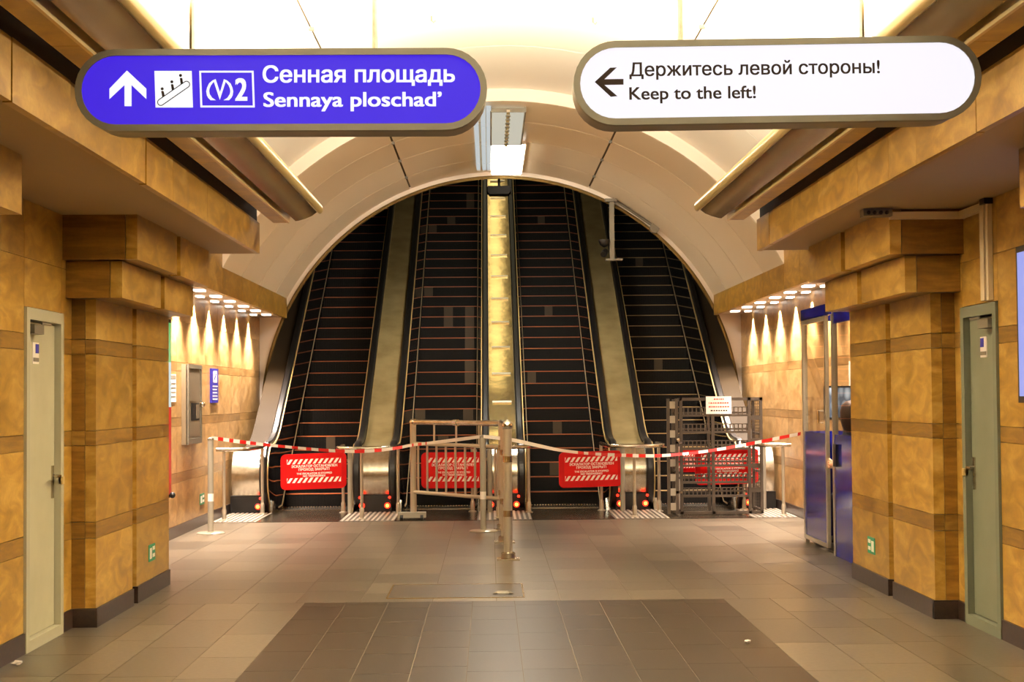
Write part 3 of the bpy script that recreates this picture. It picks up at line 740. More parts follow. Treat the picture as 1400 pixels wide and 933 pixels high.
# ------------------------------------------------------------------ steel cage
YG = 21.18
g = thing('steel_cage', (2.8, 21.5, 0), 'dark grey welded steel barrier cage before the rightmost escalator', 'cage')
def bar(nm, x0, x1, y0, y1, z0, z1, m=CAGE): return ob(nm, bx(x0, x1, y0, y1, z0, z1), m, g, recalc=False)
for x in (2.335, 2.755, 3.235, 3.39): bar('post', x-.02, x+.02, YG, YG+.04, .02, 1.55)
for x in (2.30, 2.78, 3.39): bar('rear_post', x-.02, x+.02, YG+.62, YG+.66, .02, 1.5)
bar('top_bar', 2.3, 3.41, YG, YG+.04, 1.51, 1.55); bar('bottom_bar', 2.3, 3.41, YG, YG+.04, .02, .055)
for z in (1.30, 1.08, .86, .64, .42, .24):
    bar('cross_bar', 2.32, 3.22, YG+.005, YG+.035, z, z+.03)
    bar('rear_cross_bar', 2.3, 3.4, YG+.62, YG+.65, z+.03, z+.055)
    mb = MB(); x = 2.37
    while x < 3.2: mb.box(x, x+.014, YG+.012, YG+.026, z+.03, z+.115); x += .055
    ob('spike_row', mb, CAGE, g, kind='stuff'); bar('thin_bar', 2.32, 3.22, YG+.01, YG+.03, z+.115, z+.127)
mb = MB(); x = 3.25                                    # finely meshed right leaf
while x < 3.39: mb.box(x, x+.006, YG+.012, YG+.02, .05, 1.52); x += .024
z = .06
while z < 1.52: mb.box(3.235, 3.39, YG+.012, YG+.02, z, z+.006); z += .04
for z in (.3, .62, .95, 1.25): mb.box(3.235, 3.39, YG+.005, YG+.03, z, z+.06)
ob('mesh_leaf', mb, CAGE, g, kind='stuff')
for y in (YG+.03, ): 
    for z in (.05, .55, 1.05, 1.5): bar('side_bar', 3.375, 3.405, YG+.04, YG+.62, z, z+.03); bar('side_bar', 2.285, 2.315, YG+.04, YG+.62, z, z+.03)
# narrow swing leaf with square holes on the left
for x in (2.155, 2.265): bar('leaf_post', x-.02, x+.02, YG-.10, YG-.07, .03, 1.54)
z = .08; k = 0
while z < 1.5: bar('leaf_plate', 2.175, 2.245, YG-.095, YG-.08, z, z+.095, GREYPOST); z += .19
bar('hinge', 2.25, 2.33, YG-.10, YG+.0, .95, .98, STEEL); bar('hinge', 2.25, 2.33, YG-.10, YG+.0, .3, .33, STEEL)
ob('latch_knob', MB().sphere((2.28, YG-.10, 1.0), .03), STEEL, g, smooth=True)
pn = ob('paper_notice', bx(2.665, 3.0, YG-.008, YG-.004, 1.335, 1.565), PAPER, label='white paper notice with red writing on top of the steel cage', cat='notice')
for i, (a, b_) in enumerate(((2.77, 2.90), (2.70, 2.965), (2.70, 2.97), (2.725, 2.945))):
    mb = MB(); x = a
    while x < b_-.012: wq = random.uniform(.012, .03); mb.box(x, min(x+wq, b_), YG-.0095, YG-.008, 1.52-i*.05, 1.537-i*.05); x += wq+.01
    ob('writing_line', mb, REDP if i < 3 else PRINTB, pn)

# ------------------------------------------------------------------ suspended signs
def capsule_px(xl, xr, yt, yb, Y, tilt_px, shrink=0, n=16):
    """outline of a pill in the plane Y from pixel edges; tilt_px = rise of the right end"""
    cyp = (yt+yb)/2; R_ = (yb-yt)/2-shrink; out = []
    xm = (xl+xr)/2; hw = (xr-xl)/2-shrink-R_
    for sgn, c in ((1, xm+hw), (-1, xm-hw)):
        for k in range(n+1):
            a = -PI/2 + PI*k/n if sgn > 0 else PI/2 + PI*k/n
            x = c+R_*math.cos(a); y = cyp+R_*math.sin(a); y -= tilt_px*(x-xm)/(xr-xl); p = onY(x, y, Y); out.append((p.x, p.z))
    return out
YS = 6.6
def poly_px(mb, pts, Y): mb.add([onY(x, y, Y) for x, y in pts], [tuple(range(len(pts)))])
def hanging_sign(xl, xr, yt, yb, tilt, face, lb, rods, D=.19):
    mid = onY((xl+xr)/2, yb, YS); r = thing('hanging_sign', (mid.x, YS, mid.z), lb, 'sign', 'suspended illuminated signs')
    ob('housing', MB().prism(capsule_px(xl, xr, yt, yb, YS, tilt, 1.5), 'y', YS+.004, YS+D), DUCT, r, smooth='a')
    o_ = capsule_px(xl, xr, yt, yb, YS, tilt); i_ = capsule_px(xl, xr, yt, yb, YS, tilt, 9); n_ = len(o_); mb = MB()
    vs = [(x, YS-.012, z) for x, z in o_] + [(x, YS-.012, z) for x, z in i_] + [(x, YS+.03, z) for x, z in o_] + [(x, YS+.0, z) for x, z in i_]
    fs = []
    for k in range(n_):
        j = (k+1) % n_; fs += [(k, j, n_+j, n_+k), (k, 2*n_+k, 2*n_+j, j), (n_+k, n_+j, 3*n_+j, 3*n_+k)]
    ob('rim', mb.add(vs, fs), RIM, r, smooth='a')
    mb = MB(); mb.add([(x, YS-.004, z) for x, z in i_], [tuple(range(n_))]); ob('lit_face', mb, face, r, recalc=False)
    for rx in rods:
        p = onY(rx, yt, YS+.06); zt = ZC+math.sqrt(RN**2-p.x**2)
        ob('hanger_rod', MB().tube([(p.x, YS+.06, p.z-.01), (p.x, YS+.06, zt)], .013, 8), STEEL, r, smooth='a')
        ob('ceiling_rose', MB().lathe((p.x, YS+.06, zt-.03), [(.045, 0), (.045, .04)], 14), STEEL, r)
    return r
bs = hanging_sign(103, 666, 67, 179, 2, BLUEF, 'blue illuminated sign with white arrow and station name', (263, 513))
ws = hanging_sign(784, 1341, 53, 168, 9, WHITEF, 'white illuminated sign with dark left arrow', (930, 1178))
YT = YS-.007
def c1(x, y): return (x*.3324, y*.3324)
mb = MB(); pts = [c1(*p) for p in ((522, 290), (602, 365), (602, 408), (541, 350), (541, 437), (512, 437), (512, 350), (450, 408), (450, 365))]
poly_px(mb, pts, YT); ob('arrow', mb, BLUEH, bs, label='white arrow pointing up')
def c2(x, y): return (200+x*.10714, 90+y*.10714)
mb = MB(); poly_px(mb, [c2(*p) for p in ((103, 65), (580, 65), (596, 533), (118, 533))], YT); icon = ob('escalator_pictogram', mb, BLUEH, bs, label='white square with black riders on an escalator')
def cap_poly(p, q, r_, n_=10):
    a = math.atan2(q[1]-p[1], q[0]-p[0]); out = []
    for k in range(n_+1): t = a-PI/2+PI*k/n_; out.append(c2(q[0]+r_*math.cos(t), q[1]+r_*math.sin(t)))
    for k in range(n_+1): t = a+PI/2+PI*k/n_; out.append(c2(p[0]+r_*math.cos(t), p[1]+r_*math.sin(t)))
    return out
mb = MB(); poly_px(mb, cap_poly((185, 466), (513, 238), 46), YT-.001)
for (hx, hy), body in (((203, 294), ((190, 326), (205, 318), (222, 326), (238, 390), (207, 415))), ((326, 204), ((314, 240), (330, 232), (346, 240), (358, 302), (328, 325))), ((437, 123), ((428, 160), (443, 152), (460, 160), (470, 222), (440, 245)))):
    poly_px(mb, [c2(hx+19*math.cos(2*PI*k/14), hy+19*math.sin(2*PI*k/14)) for k in range(14)], YT-.001); poly_px(mb, [c2(*p) for p in body], YT-.001)
ob('riders', mb, PRINTB, icon)
mb = MB(); poly_px(mb, cap_poly((185, 466), (513, 238), 35), YT-.002); ob('escalator_band', mb, BLUEH, icon)
mb = MB()
O = [(675, 63), (1370, 63), (1385, 532), (690, 532)]; I = [(700, 87), (1345, 87), (1360, 508), (715, 508)]
for k in range(4): j = (k+1) % 4; poly_px(mb, [c2(*O[k]), c2(*O[j]), c2(*I[j]), c2(*I[k])], YT)
ob('logo_frame', mb, BLUEH, bs)
mb = MB()
Lout = [(885, 170), (845, 186), (800, 225), (775, 280), (765, 325), (772, 375), (790, 410), (820, 440)]; Lin = [(862, 205), (850, 218), (825, 250), (808, 290), (803, 325), (810, 362), (840, 408), (890, 440)]
for k in range(7): poly_px(mb, [c2(*Lout[k]), c2(*Lout[k+1]), c2(*Lin[k+1]), c2(*Lin[k])], YT)
mir = lambda p: (1875-p[0], p[1])
for k in range(7): poly_px(mb, [c2(*mir(p)) for p in (Lout[k], Lout[k+1], Lin[k+1], Lin[k])], YT)
poly_px(mb, [c2(*p) for p in ((862, 205), (885, 170), (943, 345), (938, 437))], YT); poly_px(mb, [c2(*p) for p in ((1013, 205), (990, 170), (938, 345), (938, 437))], YT)
ob('metro_emblem', mb, BLUEH, bs, label='white rounded letter emblem')
def tpx(body, a, b_, cap, m, parent, bold, Y=YT):
    p, q = onY(*a, Y), onY(*b_, Y); text_on(body, p, q, cap*Y/F, 0, m, parent, bold)
tpx('2', c2(1132, 440), c2(1290, 440), 275*.10714, BLUEH, bs, .03)
tpx('Сенная площадь', (359, 112.6), (622, 112), 21.5, BLUEH, bs, .024)
tpx('Sennaya ploschad’', (360, 145.8), (604, 145), 19.3, BLUEH, bs, .024)
def c3(x, y): return (770+x*.4143, 40+y*.4143)
mb = MB(); poly_px(mb, [c3(*p) for p in ((104, 174), (155, 127), (177, 126), (136, 165), (199, 164), (199, 183), (136, 184), (179, 221), (157, 223))], YT); ob('arrow', mb, PRINTB, ws, label='dark arrow pointing left')
tpx('Держитесь левой стороны!', (860.5, 104.2), (1203, 99.8), 17.6, PRINTB, ws, .016)
tpx('Keep to the left!', (860.5, 136.2), (1033.5, 134), 16.8, PRINTB, ws, .016)

# ------------------------------------------------------------------ doors
def make_door(s, nm, mleaf, mframe, hinge_near, lb):
    d0, d1 = DOORS[s]; r = thing(nm, (s*XW, (d0+d1)/2, 0), lb, None, None, 'structure')
    def B(xa, xb, y0, y1, z0, z1): return bx(min(s*xa, s*xb), max(s*xa, s*xb), y0, y1, z0, z1)
    fw = .075
    fr = MB()
    for y0, y1, z0, z1 in ((d0+.004, d0+fw, .0, 2.185), (d1-fw, d1-.004, .0, 2.185), (d0+fw, d1-fw, 2.11, 2.185), (d0+fw, d1-fw, 0, .07)):
        fr.box(min(s*(XW-.018), s*(XW+.1)), max(s*(XW-.018), s*(XW+.1)), y0, y1, z0, z1)
    ob('door_frame', fr, mframe, r)
    leaf = ob('door_leaf', B(XW+.025, XW+.07, d0+fw+.006, d1-fw-.012, .078, 2.10), mleaf, r)
    yh = d1-fw-.07
    ob('handle_plate', B(XW+.015, XW+.026, yh-.02, yh+.02, .93, 1.15), STEEL, leaf)
    ob('door_handle', MB().tube([(s*(XW+.02), yh, 1.08), (s*(XW-.03), yh, 1.08), (s*(XW-.035), yh-.12, 1.08)], .011, 8), STEEL, leaf, smooth='a')
    ob('latch_box', B(XW-.03, XW-.0, d1-fw-.0, d1-fw+.05, 1.02, 1.07), GOLD, r)
    cy_ = d0+fw+.02
    ob('door_closer', B(XW-.04, XW+.024, cy_, cy_+.22, 2.02, 2.08), DUCT, leaf)
    ob('closer_arm', B(XW-.035, XW-.025, cy_+.2, cy_+.42, 2.085, 2.1), DUCT, leaf)
    ym = d0+.33 if s < 0 else d0+.38
    sg = ob('door_sign', B(XW+.02, XW+.025, ym-.06, ym+.08, 1.83, 1.97), PRINTW, leaf)
    ob('door_sign_mark', B(XW+.017, XW+.02, ym+.0, ym+.07, 1.90, 1.96), NAVYP, sg); ob('door_sign_mark', B(XW+.017, XW+.02, ym-.05, ym+.07, 1.845, 1.87), DUCT, sg)
make_door(-1, 'door_1', DOORC, FRAMEC, True, 'narrow cream painted service door in the left stone wall')
make_door(1, 'door_2', DOORG, FRAMEG, True, 'narrow grey-green painted service door in the right stone wall')

# ------------------------------------------------------------------ left wall fittings
r = thing('wall_cabinet', (-XF, 19.4, 1.05), 'brushed metal intercom cabinet on the left wall', 'cabinet')
ob('body', bx(-3.80, -3.735, 18.95, 19.83, 1.05, 2.0), CABM, r)
ob('rim', MB().box(-3.745, -3.715, 18.95, 19.0, 1.05, 2.0).box(-3.745, -3.715, 19.78, 19.83, 1.05, 2.0).box(-3.745, -3.715, 19.0, 19.78, 1.95, 2.0).box(-3.745, -3.715, 19.0, 19.78, 1.05, 1.12), DUCT, r)
ob('upper_panel', bx(-3.737, -3.726, 19.03, 19.75, 1.56, 1.93), CABM, r); ob('lower_panel', bx(-3.737, -3.726, 19.03, 19.75, 1.14, 1.31), CABM, r)
ob('window', bx(-3.736, -3.729, 19.2, 19.72, 1.33, 1.54), BLACKM, r); ob('window_plate', bx(-3.73, -3.725, 19.5, 19.68, 1.35, 1.52), CABM, r)
ob('knob', MB().sphere((-3.70, 19.76, 1.52), .035), MIRROR, r, smooth=True)
r = ob('wall_notice', bx(-3.80, -3.79, 18.27, 18.57, 1.555, 1.87), PAPER, label='small white notice sheet left of the metal cabinet', cat='notice')
ob('notice_header', bx(-3.79, -3.788, 18.29, 18.55, 1.82, 1.86), GREYPOST, r)
for i in range(4): ob('notice_line', bx(-3.79, -3.788, 18.3, 18.54, 1.76-.05*i, 1.772-.05*i), DUCT, r)
r = ob('wall_sign', bx(-3.80, -3.775, 20.87, 21.37, 1.535, 1.98), NAVYP, label='narrow blue information sign on the wall right of the metal cabinet', cat='sign')
mb = MB()
mb.add([(-3.773, 20.98+.28*u, 1.80+.15*v) for u, v in ((0, 0), (1, 0), (1, 1), (0, 1))], [(0, 1, 2, 3)])
for i in range(5): mb.add([(-3.773, 20.93+u*random.uniform(.3, .38), 1.575+.042*i+.014*v) for u, v in ((0, 0), (1, 0), (1, 1), (0, 1))], [(0, 1, 2, 3)])
ob('sign_print', mb, PRINTW, r, recalc=False)
mb = MB(); mb.add([(-3.772, 21.02+.2*u, 1.83+.09*v) for u, v in ((0, 0), (.3, 0), (1, .8), (1, 1), (.8, 1), (0, .25))], [(0, 1, 2, 3, 4, 5)]); ob('sign_mark', mb, NAVYP, r, recalc=False)
r = thing('poster_case', (-3.75, 17.5, .5), 'lit poster case edge with green top and red foot behind the left pillar', 'poster')
ob('case', bx(-3.80, -3.75, 16.9, 18.09, .49, 2.48), STEEL, r)
ob('poster_top', bx(-3.752, -3.745, 16.95, 18.06, 2.0, 2.44), POSTG, r); ob('poster_middle', bx(-3.752, -3.745, 16.95, 18.06, 1.5, 2.0), POSTW, r); ob('poster_foot', bx(-3.752, -3.745, 16.95, 18.06, .53, 1.5), POSTR, r)
ob('lock_knob', MB().sphere((-3.72, 18.0, .52), .035), BLACKM, r, smooth=True)
def exit_sign(s, X, y0, y1, z0, z1, lb):
    def B(xa, xb, a, b_, c, d): return bx(min(s*xa, s*xb), max(s*xa, s*xb), a, b_, c, d)
    r = ob('exit_marker', B(X-.006, X, y0, y1, z0, z1), GREEN, label=lb, cat='sign', group='green exit markers')
    h = z1-z0; w = y1-y0
    mb = MB()
    for (a, b_, c, d) in ((.1, .45, .15, .8), (.55, .92, .62, .85), (.55, .92, .2, .42)): mb.box(min(s*(X-.007), s*(X-.006)), max(s*(X-.007), s*(X-.006)), y0+a*w, y0+b_*w, z0+c*h, z0+d*h)
    ob('marker_print', mb, PRINTW, r)
exit_sign(-1, XP, 13.10, 13.34, .275, .41, 'small green exit marker low on the left pillar')
exit_sign(1, XP, 13.12, 13.36, .275, .41, 'small green exit marker low on the right pillar')
exit_sign(-1, XF, 20.13, 20.43, .265, .40, 'small green exit marker low on the far left wall')

# right wall: light box, emergency lamp, trunking
r = thing('advert_light_box', (XW, 9.5, 1.55), 'blue-white advertising light box at the right frame edge', 'light box')
ob('case', bx(XW-.05, XW, 8.6, 9.86, 1.53, 2.49), BLACKM, r); ob('lit_picture', bx(XW-.056, XW-.05, 8.64, 9.82, 1.57, 2.45), ADBOX, r)
r = thing('emergency_lamp', (2.5, 11.06, 2.81), 'small grey emergency lamp on the right pillar capital', 'lamp')
ob('housing', bx(2.40, 2.60, 11.00, 11.11, 2.815, 2.866), DUCT, r)
for i in range(4): ob('lamp_bead', MB().sphere((2.435+.042*i, 10.998, 2.838), .015), BLACKM, r, smooth=True)
r = thing('cable_trunking', (2.9, 11.0, 2.82), 'cream cable trunking from the emergency lamp to the grey-green door', 'trunking')
ob('trunking_run', bx(2.60, 3.10, 11.065, 11.108, 2.80, 2.85), CREAMP, r); ob('trunking_run', bx(3.075, 3.118, 10.56, 11.10, 2.80, 2.85), CREAMP, r)
ob('trunking_drop', bx(3.075, 3.118, 10.52, 10.60, 2.20, 2.86), CREAMP, r); ob('trunking_drop', bx(3.085, 3.118, 10.46, 10.505, 2.20, 2.86), CREAMP, r)
ob('junction', bx(3.06, 3.118, 10.44, 10.54, 2.83, 2.868), BLACKM, r)

# ------------------------------------------------------------------ downlights over the side walls
ORD = ['nearest', 'second', 'third', 'fourth', 'fifth', 'sixth', 'seventh', 'eighth']
LY = [16.3, 17.45, 18.62, 19.75, 20.80, 21.95, 23.08, 24.2]
for s, side in ((-1, 'left'), (1, 'right')):
    for i, y in enumerate(LY):
        for row, X, nm in ((0, 3.725, 'wall side'), (1, 3.53, 'hall side')):
            r = thing('downlight', (s*X, y, 2.86), '%s of the %s row of downlights over the %s wall, counted from the pillar' % (ORD[i], nm, side), 'downlight', 'recessed downlights')
            hw = .04 if row == 0 else .06
            fr = MB().box(s*X-hw-.012, s*X+hw+.012, y-.13, y+.13, 2.852, 2.8595); ob('bezel', fr, WHITE, r)
            ob('lens', bx(s*X-hw, s*X+hw, y-.10, y+.10, 2.832, 2.852), DOWNL, r)
            ld = bpy.data.lights.new('downlight_beam', 'SPOT'); ld.spot_size = math.radians(76 if row == 0 else 110); ld.spot_blend = .5 if row == 0 else .6
            ld.energy = SPOT_W if row == 0 else WASH_W; ld.color = (1, .84, .72); ld.shadow_soft_size = .012 if row == 0 else .04
            lo = bpy.data.objects.new('downlight_beam', ld); COL.objects.link(lo); lo.location = (s*X, y, 2.825); lo.rotation_euler = (0, 0, 0)

# ------------------------------------------------------------------ ceiling lamp at the portal, lamp box, bracket, hooks
r = thing('ceiling_light', (.1, 22.5, 5.05), 'long white ceiling light along the top of the portal vault', 'ceiling light')
ob('lit_panel', bx(-.12, .33, 22.3, 25.2, 5.075, 5.09), PANELL, r)
ob('lamp_housing', bx(-.14, .35, 22.28, 25.22, 5.09, 5.16), WHITE, r)
ob('glowing_cover', bx(-.13, .27, 19.62, 22.22, 5.08, 5.10), emis('cover_added_glow', srgb(222, 218, 200), .75), r, label='lamp cover with an added faint glow and a central rail')  # faint emission added to the lamp cover so it shows bright
fr = MB().box(-.15, -.13, 19.6, 22.24, 5.07, 5.14).box(.27, .29, 19.6, 22.24, 5.07, 5.14).box(-.13, .27, 22.22, 22.24, 5.07, 5.12).box(-.13, .27, 19.6, 19.62, 5.07, 5.12)
ob('diffuser_frame', fr, DUCT, r); ob('centre_rail', bx(.05, .09, 19.5, 22.24, 5.05, 5.08), STEEL, r)
for k in range(9): ob('rail_clip', bx(.04, .10, 19.7+.28*k, 19.78+.28*k, 5.04, 5.05), DUCT, r)
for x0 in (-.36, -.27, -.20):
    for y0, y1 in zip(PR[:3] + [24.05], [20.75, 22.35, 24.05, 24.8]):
        ob('side_strip', bx(x0, x0+.06, y0+.02, y1-.02, 5.085, 5.10), emis('side_strip_added_glow', srgb(224, 232, 234), .7), r)  # glow added to the pale strips, which are no lamps
r = thing('camera_housing', (0, 25.5, 4.8), 'dark boxed fixture under the arch above the central balustrade', 'fixture')
ob('housing', MB().prism([(-.16, 4.80), (.14, 4.80), (.17, 4.84), (.17, 4.93), (-.19, 4.93), (-.19, 4.84)], 'y', 25.45, 25.8), MATTE, r)
ob('hanger', bx(-.03, .01, 25.55, 25.65, 4.93, 5.12), MATTE, r)
ob('side_cheek', bx(-.205, -.19, 25.5, 25.75, 4.82, 4.92), MATTE, r); ob('side_cheek', bx(.17, .185, 25.5, 25.75, 4.82, 4.92), MATTE, r)
TSTRIP = emis('tunnel_lamp_diffuser', (1, .84, .5, 1), 2.4)
for k in range(9):
    y = 27.2+1.5*k; z = ZC+(y-YE)*TT+3.70
    t = thing('tunnel_lamp', (-.05, y, z), 'lamp on the tunnel ceiling over the central balustrade, %s from the mouth' % ['first', 'second', 'third', 'fourth', 'fifth', 'sixth', 'seventh', 'eighth', 'ninth'][k], 'lamp', 'tunnel ceiling lamps')
    c_ = MB().sweep([(y, z), (y+1.42, z+1.42*TT)], [(-.22, 0), (.12, 0), (.12, .07), (-.22, .07)]); ob('lamp_tray', c_, GREYPOST, t)
    c_ = MB().sweep([(y+.02, z+.02*TT), (y+1.40, z+1.40*TT)], [(-.19, -.03), (.09, -.03), (.09, 0), (-.19, 0)]); ob('diffuser', c_, TSTRIP, t)
r = thing('camera_bracket', (1.76, 25.3, 4.6), 'metal bracket with small cameras hanging at the right of the tunnel mouth', 'bracket')
ob('upright', bx(1.725, 1.80, 25.25, 25.32, 3.74, 4.66), DUCT, r); ob('cap', bx(1.66, 1.84, 25.22, 25.35, 4.64, 4.69), DUCT, r); ob('foot_plate', bx(1.66, 1.92, 25.2, 25.36, 3.71, 3.74), DUCT, r)
ob('dome_camera', MB().lathe((1.64, 25.25, 3.98), [(.02, -.06), (.07, -.02), (.09, .03), (.09, .06)], 14), BLACKM, r, smooth='a'); ob('arm', bx(1.62, 1.74, 25.27, 25.3, 4.0, 4.03), DUCT, r)
ob('bullet_camera', MB().tube([(1.62, 25.2, 3.80), (1.66, 25.3, 3.86)], .05, 10), BLACKM, r, smooth='a')
r = thing('conduit_pipe', (2.1, 25.3, 4.4), 'sloping conduit pipe ending in a round box beside the tunnel mouth', 'pipe')
ob('pipe', MB().tube([(1.78, 25.32, 4.70), (2.42, 25.32, 4.26)], .022, 8), DUCT, r, smooth='a'); ob('round_box', MB().prism([(2.44+.075*math.cos(2*PI*k/18), 4.22+.075*math.sin(2*PI*k/18)) for k in range(18)], 'y', 25.26, 25.4), DUCT, r, smooth='a')
for x, lb in ((-.711, 'small hook in the bright vault left of centre'), (.833, 'small hook in the bright vault right of centre')):
    z = ZC+math.sqrt(RN**2-x*x); ob('ceiling_hook', MB().tube([(x, 15.27, z), (x, 15.27, z-.05), (x+.02, 15.27, z-.07), (x+.04, 15.27, z-.05)], .008, 6), DUCT, label=lb, cat='hook', group='ceiling hooks')

# ------------------------------------------------------------------ attendant booth on the right
r = thing('attendant_booth', (3.5, 15.8, 0), 'dark blue and glass attendant booth behind the right pillar', 'booth')
XQ = 3.20
ob('base', bx(XQ+.08, 3.78, 14.3, 17.25, 0, .07), BLACKM, r)
ob('lower_panel', bx(XQ, XQ+.03, 14.1, 15.82, .0, 1.19), NAVY, r); ob('glass_pane', bx(XQ+.01, XQ+.018, 14.12, 15.80, 1.19, 2.28), GLASS, r)
ob('frame_post', bx(XQ-.01, XQ+.04, 15.78, 15.84, .0, 2.40), TUBE, r); ob('frame_post', bx(XQ+.0, XQ+.04, 17.28, 17.33, .0, 2.40), TUBE, r)
ob('header', bx(XQ-.02, XQ+.02, 15.8, 17.3, 2.375, 2.49), NAVY, r); ob('header', bx(XQ+.0, XQ+.03, 14.1, 15.8, 2.28, 2.46), NAVY, r)
ob('header', bx(XQ, 3.78, 17.3, 17.33, 2.375, 2.49), NAVY, r)
ob('side_panel', bx(XQ+.04, 3.78, 17.30, 17.33, .05, 1.19), NAVY, r); ob('side_glass', bx(XQ+.04, 3.78, 17.31, 17.318, 1.19, 2.375), GLASS, r)
dr = ob('booth_door', MB().box(XQ-.02, XQ+.015, 16.07, 16.12, .05, 2.38).box(XQ-.02, XQ+.015, 17.23, 17.28, .05, 2.38).box(XQ-.02, XQ+.015, 16.12, 17.23, 2.33, 2.38).box(XQ-.02, XQ+.015, 16.12, 17.23, .05, .09), TUBE, r)
ob('door_panel', bx(XQ-.008, XQ+.004, 16.12, 17.23, .09, 1.19), NAVY, dr); ob('door_glass', bx(XQ-.005, XQ+.003, 16.12, 17.23, 1.19, 2.33), GLASS, dr)
ob('door_knob', MB().tube([(XQ-.02, 16.2, 1.30), (XQ-.07, 16.2, 1.30), (XQ-.07, 16.2, 1.42), (XQ-.02, 16.2, 1.42)], .01, 8), MIRROR, dr, smooth='a')
ob('pull_handle', bx(XQ-.03, XQ, 15.60, 15.72, .88, 1.1), BLACKM, r)
ob('desk', bx(XQ+.1, 3.78, 16.55, 17.25, .82, .85), GREYPOST, r)
r = thing('monitor', (3.5, 16.95, .85), 'switched-on video monitor inside the booth', 'monitor')
YM = 16.9; p0, p1 = onY(1127, 528, YM), onY(1177, 574, YM)
ob('screen_case', bx(p0.x, p0.x+.44, YM, YM+.05, p1.z, p0.z), BLACKM, r); ob('screen', bx(p0.x+.02, p0.x+.42, YM-.006, YM, p1.z+.025, p0.z-.02), SCREEN, r)
ob('monitor_stand', bx(p0.x+.2, p0.x+.26, YM+.02, YM+.06, .85, p1.z+.02), BLACKM, r); ob('monitor_foot', bx(p0.x+.1, p0.x+.36, YM-.05, YM+.1, .85, .865), BLACKM, r)
pp = ob('booth_notice', bx(3.785, 3.795, 17.6, 17.72, 1.62, 1.95), PAPER, label='narrow white paper strip on the wall behind the booth', cat='notice')
r = thing('stool', (3.44, 15.95, 0), 'plain stool under the seated booth attendant', 'stool')
ob('seat', MB().lathe((3.44, 15.95, .44), [(.17, 0), (.18, .02), (.18, .045), (.15, .055)], 20), BLACKM, r, smooth='a')
for k in range(4): a = PI/4+k*PI/2; ob('leg', MB().tube([(3.44+.1*math.cos(a), 15.95+.1*math.sin(a), .44), (3.44+.16*math.cos(a), 15.95+.16*math.sin(a), 0)], .012, 8), TUBE, r)

# seated attendant: one continuous skinned body
def skin(name, verts, edges, rad, m, parent, root=0, lvl=2):
    me = bpy.data.meshes.new(name); me.from_pydata(verts, edges, []); o = bpy.data.objects.new(name, me); COL.objects.link(o)
    o.modifiers.new('skin', 'SKIN'); me.skin_vertices.new() if not me.skin_vertices else None
    for i, rr in enumerate(rad):
        sv = me.skin_vertices[0].data[i]; sv.radius = rr if isinstance(rr, tuple) else (rr, rr); sv.use_root = (i == root)
    sb = o.modifiers.new('sub', 'SUBSURF'); sb.levels = lvl; sb.render_levels = lvl
    dg = bpy.context.evaluated_depsgraph_get(); nm = bpy.data.meshes.new_from_object(o.evaluated_get(dg))
    COL.objects.unlink(o); bpy.data.objects.remove(o)
    nm.materials.clear(); nm.materials.append(m); nm.shade_smooth()
    q = bpy.data.objects.new(name, nm); link(q, parent); return q
px_, py_ = 3.44, 15.98
pr = thing('person', (px_, py_, 0), 'seated person in dark jacket with brown hair inside the booth, hand at the door gap', 'person')
hand = Vector((3.225, 15.97, .885))
V = [(px_, py_, .58), (px_, py_, .78), (px_, py_+.02, 1.0), (px_, py_+.03, 1.13), (px_, py_+.05, 1.22), (px_, py_+.06, 1.33), (px_, py_+.06, 1.41),
     (px_-.15, py_+.02, 1.10), (px_-.165, py_-.24, .93), (hand.x+.02, hand.y-.06, hand.z),
     (px_+.15, py_+.03, 1.10), (px_+.2, py_+.12, .86), (px_+.1, py_+.36, .88),
     (px_-.09, py_+.04, .55), (px_-.1, py_+.40, .56), (px_-.1, py_+.42, .12), (px_-.1, py_+.54, .05),
     (px_+.09, py_+.04, .55), (px_+.1, py_+.40, .56), (px_+.1, py_+.42, .12), (px_+.1, py_+.54, .05)]
Ed = [(0, 1), (1, 2), (2, 3), (3, 4), (4, 5), (5, 6), (3, 7), (7, 8), (8, 9), (3, 10), (10, 11), (11, 12), (0, 13), (13, 14), (14, 15), (15, 16), (0, 17), (17, 18), (18, 19), (19, 20)]
Rd = [(.15, .12), (.14, .11), (.15, .11), (.12, .09), .055, .08, .075, .065, .045, .032, .065, .045, .032, .085, .065, .04, .035, .085, .065, .04, .035]
skin('body', V, Ed, Rd, DARKCLOTH, pr)
hb = MB().sphere((px_, py_+.065, 1.385), .098, 18, 12, 0, 1.22); ob('head', hb, SKIN, pr, smooth=True)
hm = MB()
hm.lathe((px_, py_+.04, 1.36), [(.06, -.16), (.105, -.12), (.125, -.04), (.128, .05), (.112, .12), (.07, .155), (.01, .165)], 18); ob('hair', hm, HAIR, pr, smooth=True)
fc = MB().sphere((px_, py_+.175, 1.375), .016, 8, 6); ob('nose', fc, SKIN, pr, smooth=True)
for s in (-1, 1): ob('eye', MB().sphere((px_+s*.035, py_+.152, 1.40), .012, 8, 6), PRINTW, pr, smooth=True); ob('ear', MB().sphere((px_+s*.1, py_+.075, 1.385), .022, 8, 6, 0, 1.4), SKIN, pr, smooth=True)
ob('mouth', bx(px_-.022, px_+.022, py_+.150, py_+.158, 1.322, 1.33), REDP, pr)
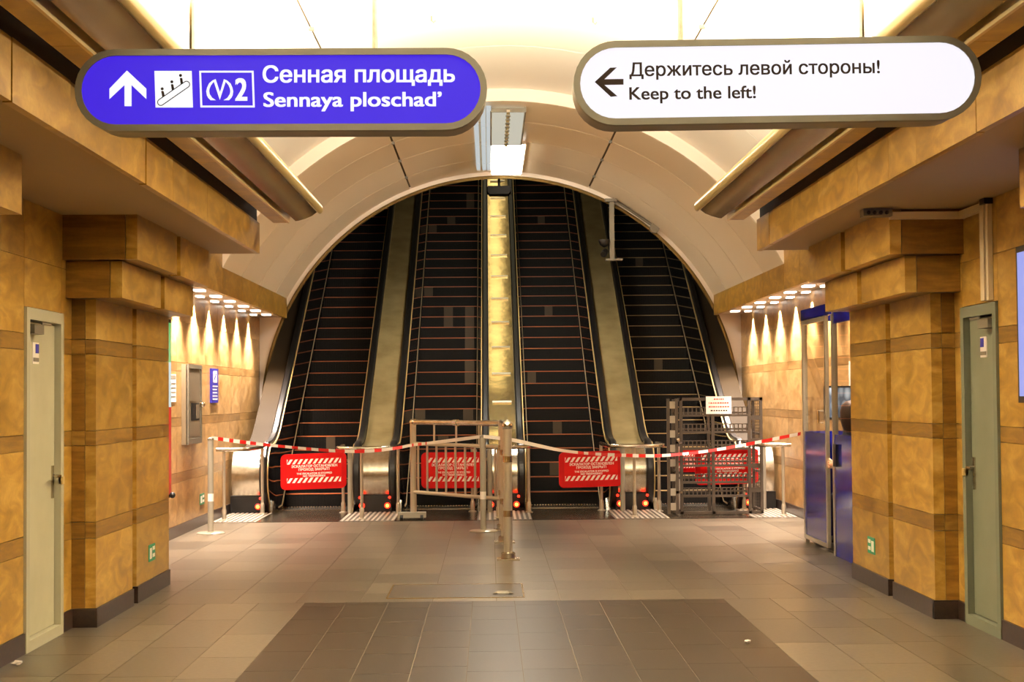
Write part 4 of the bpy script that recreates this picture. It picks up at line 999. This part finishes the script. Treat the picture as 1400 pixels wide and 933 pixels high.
# hand closing on the door edge: palm and five fingers
hv = [tuple(hand+Vector((.02, -.06, 0))), tuple(hand), tuple(hand+Vector((-.01, .045, .005)))]; he = [(0, 1), (1, 2)]; hr = [.026, (.034, .02), (.036, .018)]
for k, (dz, ln) in enumerate(((.028, .055), (.010, .062), (-.009, .058), (-.026, .045))):
    b_ = hand+Vector((-.012, .06, dz)); i = len(hv); hv += [tuple(b_), tuple(b_+Vector((-.02, ln*.5, -.004))), tuple(b_+Vector((-.002, ln, -.012)))]
    he += [(2, i), (i, i+1), (i+1, i+2)]; hr += [.0105, .0095, .008]
i = len(hv); b_ = hand+Vector((-.015, .01, .036)); hv += [tuple(b_), tuple(b_+Vector((-.012, .03, .018))), tuple(b_+Vector((-.006, .055, .012)))]; he += [(1, i), (i, i+1), (i+1, i+2)]; hr += [.013, .011, .009]
skin('hand', hv, he, hr, SKIN, pr)

# ------------------------------------------------------------------ floor details
r = ob('floor_hatch', bx(-1.0, .07, 12.80, 13.70, -.02, .003), mat('hatch_granite', srgb(64, 51, 34), .4, noise=srgb(52, 41, 27), nscale=40), label='rectangular floor hatch with a steel edge', cat='hatch')
ob('hatch_edge', MB().box(-1.015, -1.0, 12.79, 13.71, 0, .005).box(.07, .085, 12.79, 13.71, 0, .005).box(-1.0, .07, 12.785, 12.80, 0, .005).box(-1.0, .07, 13.70, 13.715, 0, .005), BRONZE, r)
ob('hatch_handle', MB().tube([(-.16, 13.0, .006), (-.13, 13.05, .016), (-.04, 13.05, .016), (-.01, 13.0, .006), (-.04, 12.95, .016), (-.13, 12.95, .016), (-.16, 13.0, .006)], .008, 6), DUCT, r, smooth='a')
def scrap(x, y, sz, lb):
    bm = bmesh.new(); bmesh.ops.create_icosphere(bm, subdivisions=2, radius=sz)
    for v in bm.verts: v.co *= random.uniform(.65, 1.2); v.co.z *= .5
    mz = min(v.co.z for v in bm.verts)
    for v in bm.verts: v.co.z -= mz-.001
    me = bpy.data.meshes.new('paper_scrap'); bm.to_mesh(me); bm.free(); me.materials.append(PAPER); o = bpy.data.objects.new('paper_scrap', me); COL.objects.link(o); o.location = (x, y, 0)
    tag(o, lb, 'litter', 'paper scraps on the floor')
scrap(-3.03, 9.76, .032, 'crumpled paper scrap at the foot of the left wall'); scrap(1.46, 10.35, .022, 'crumpled paper scrap on the brown granite'); scrap(3.66, 19.5, .03, 'white scrap by the right wall beyond the booth')
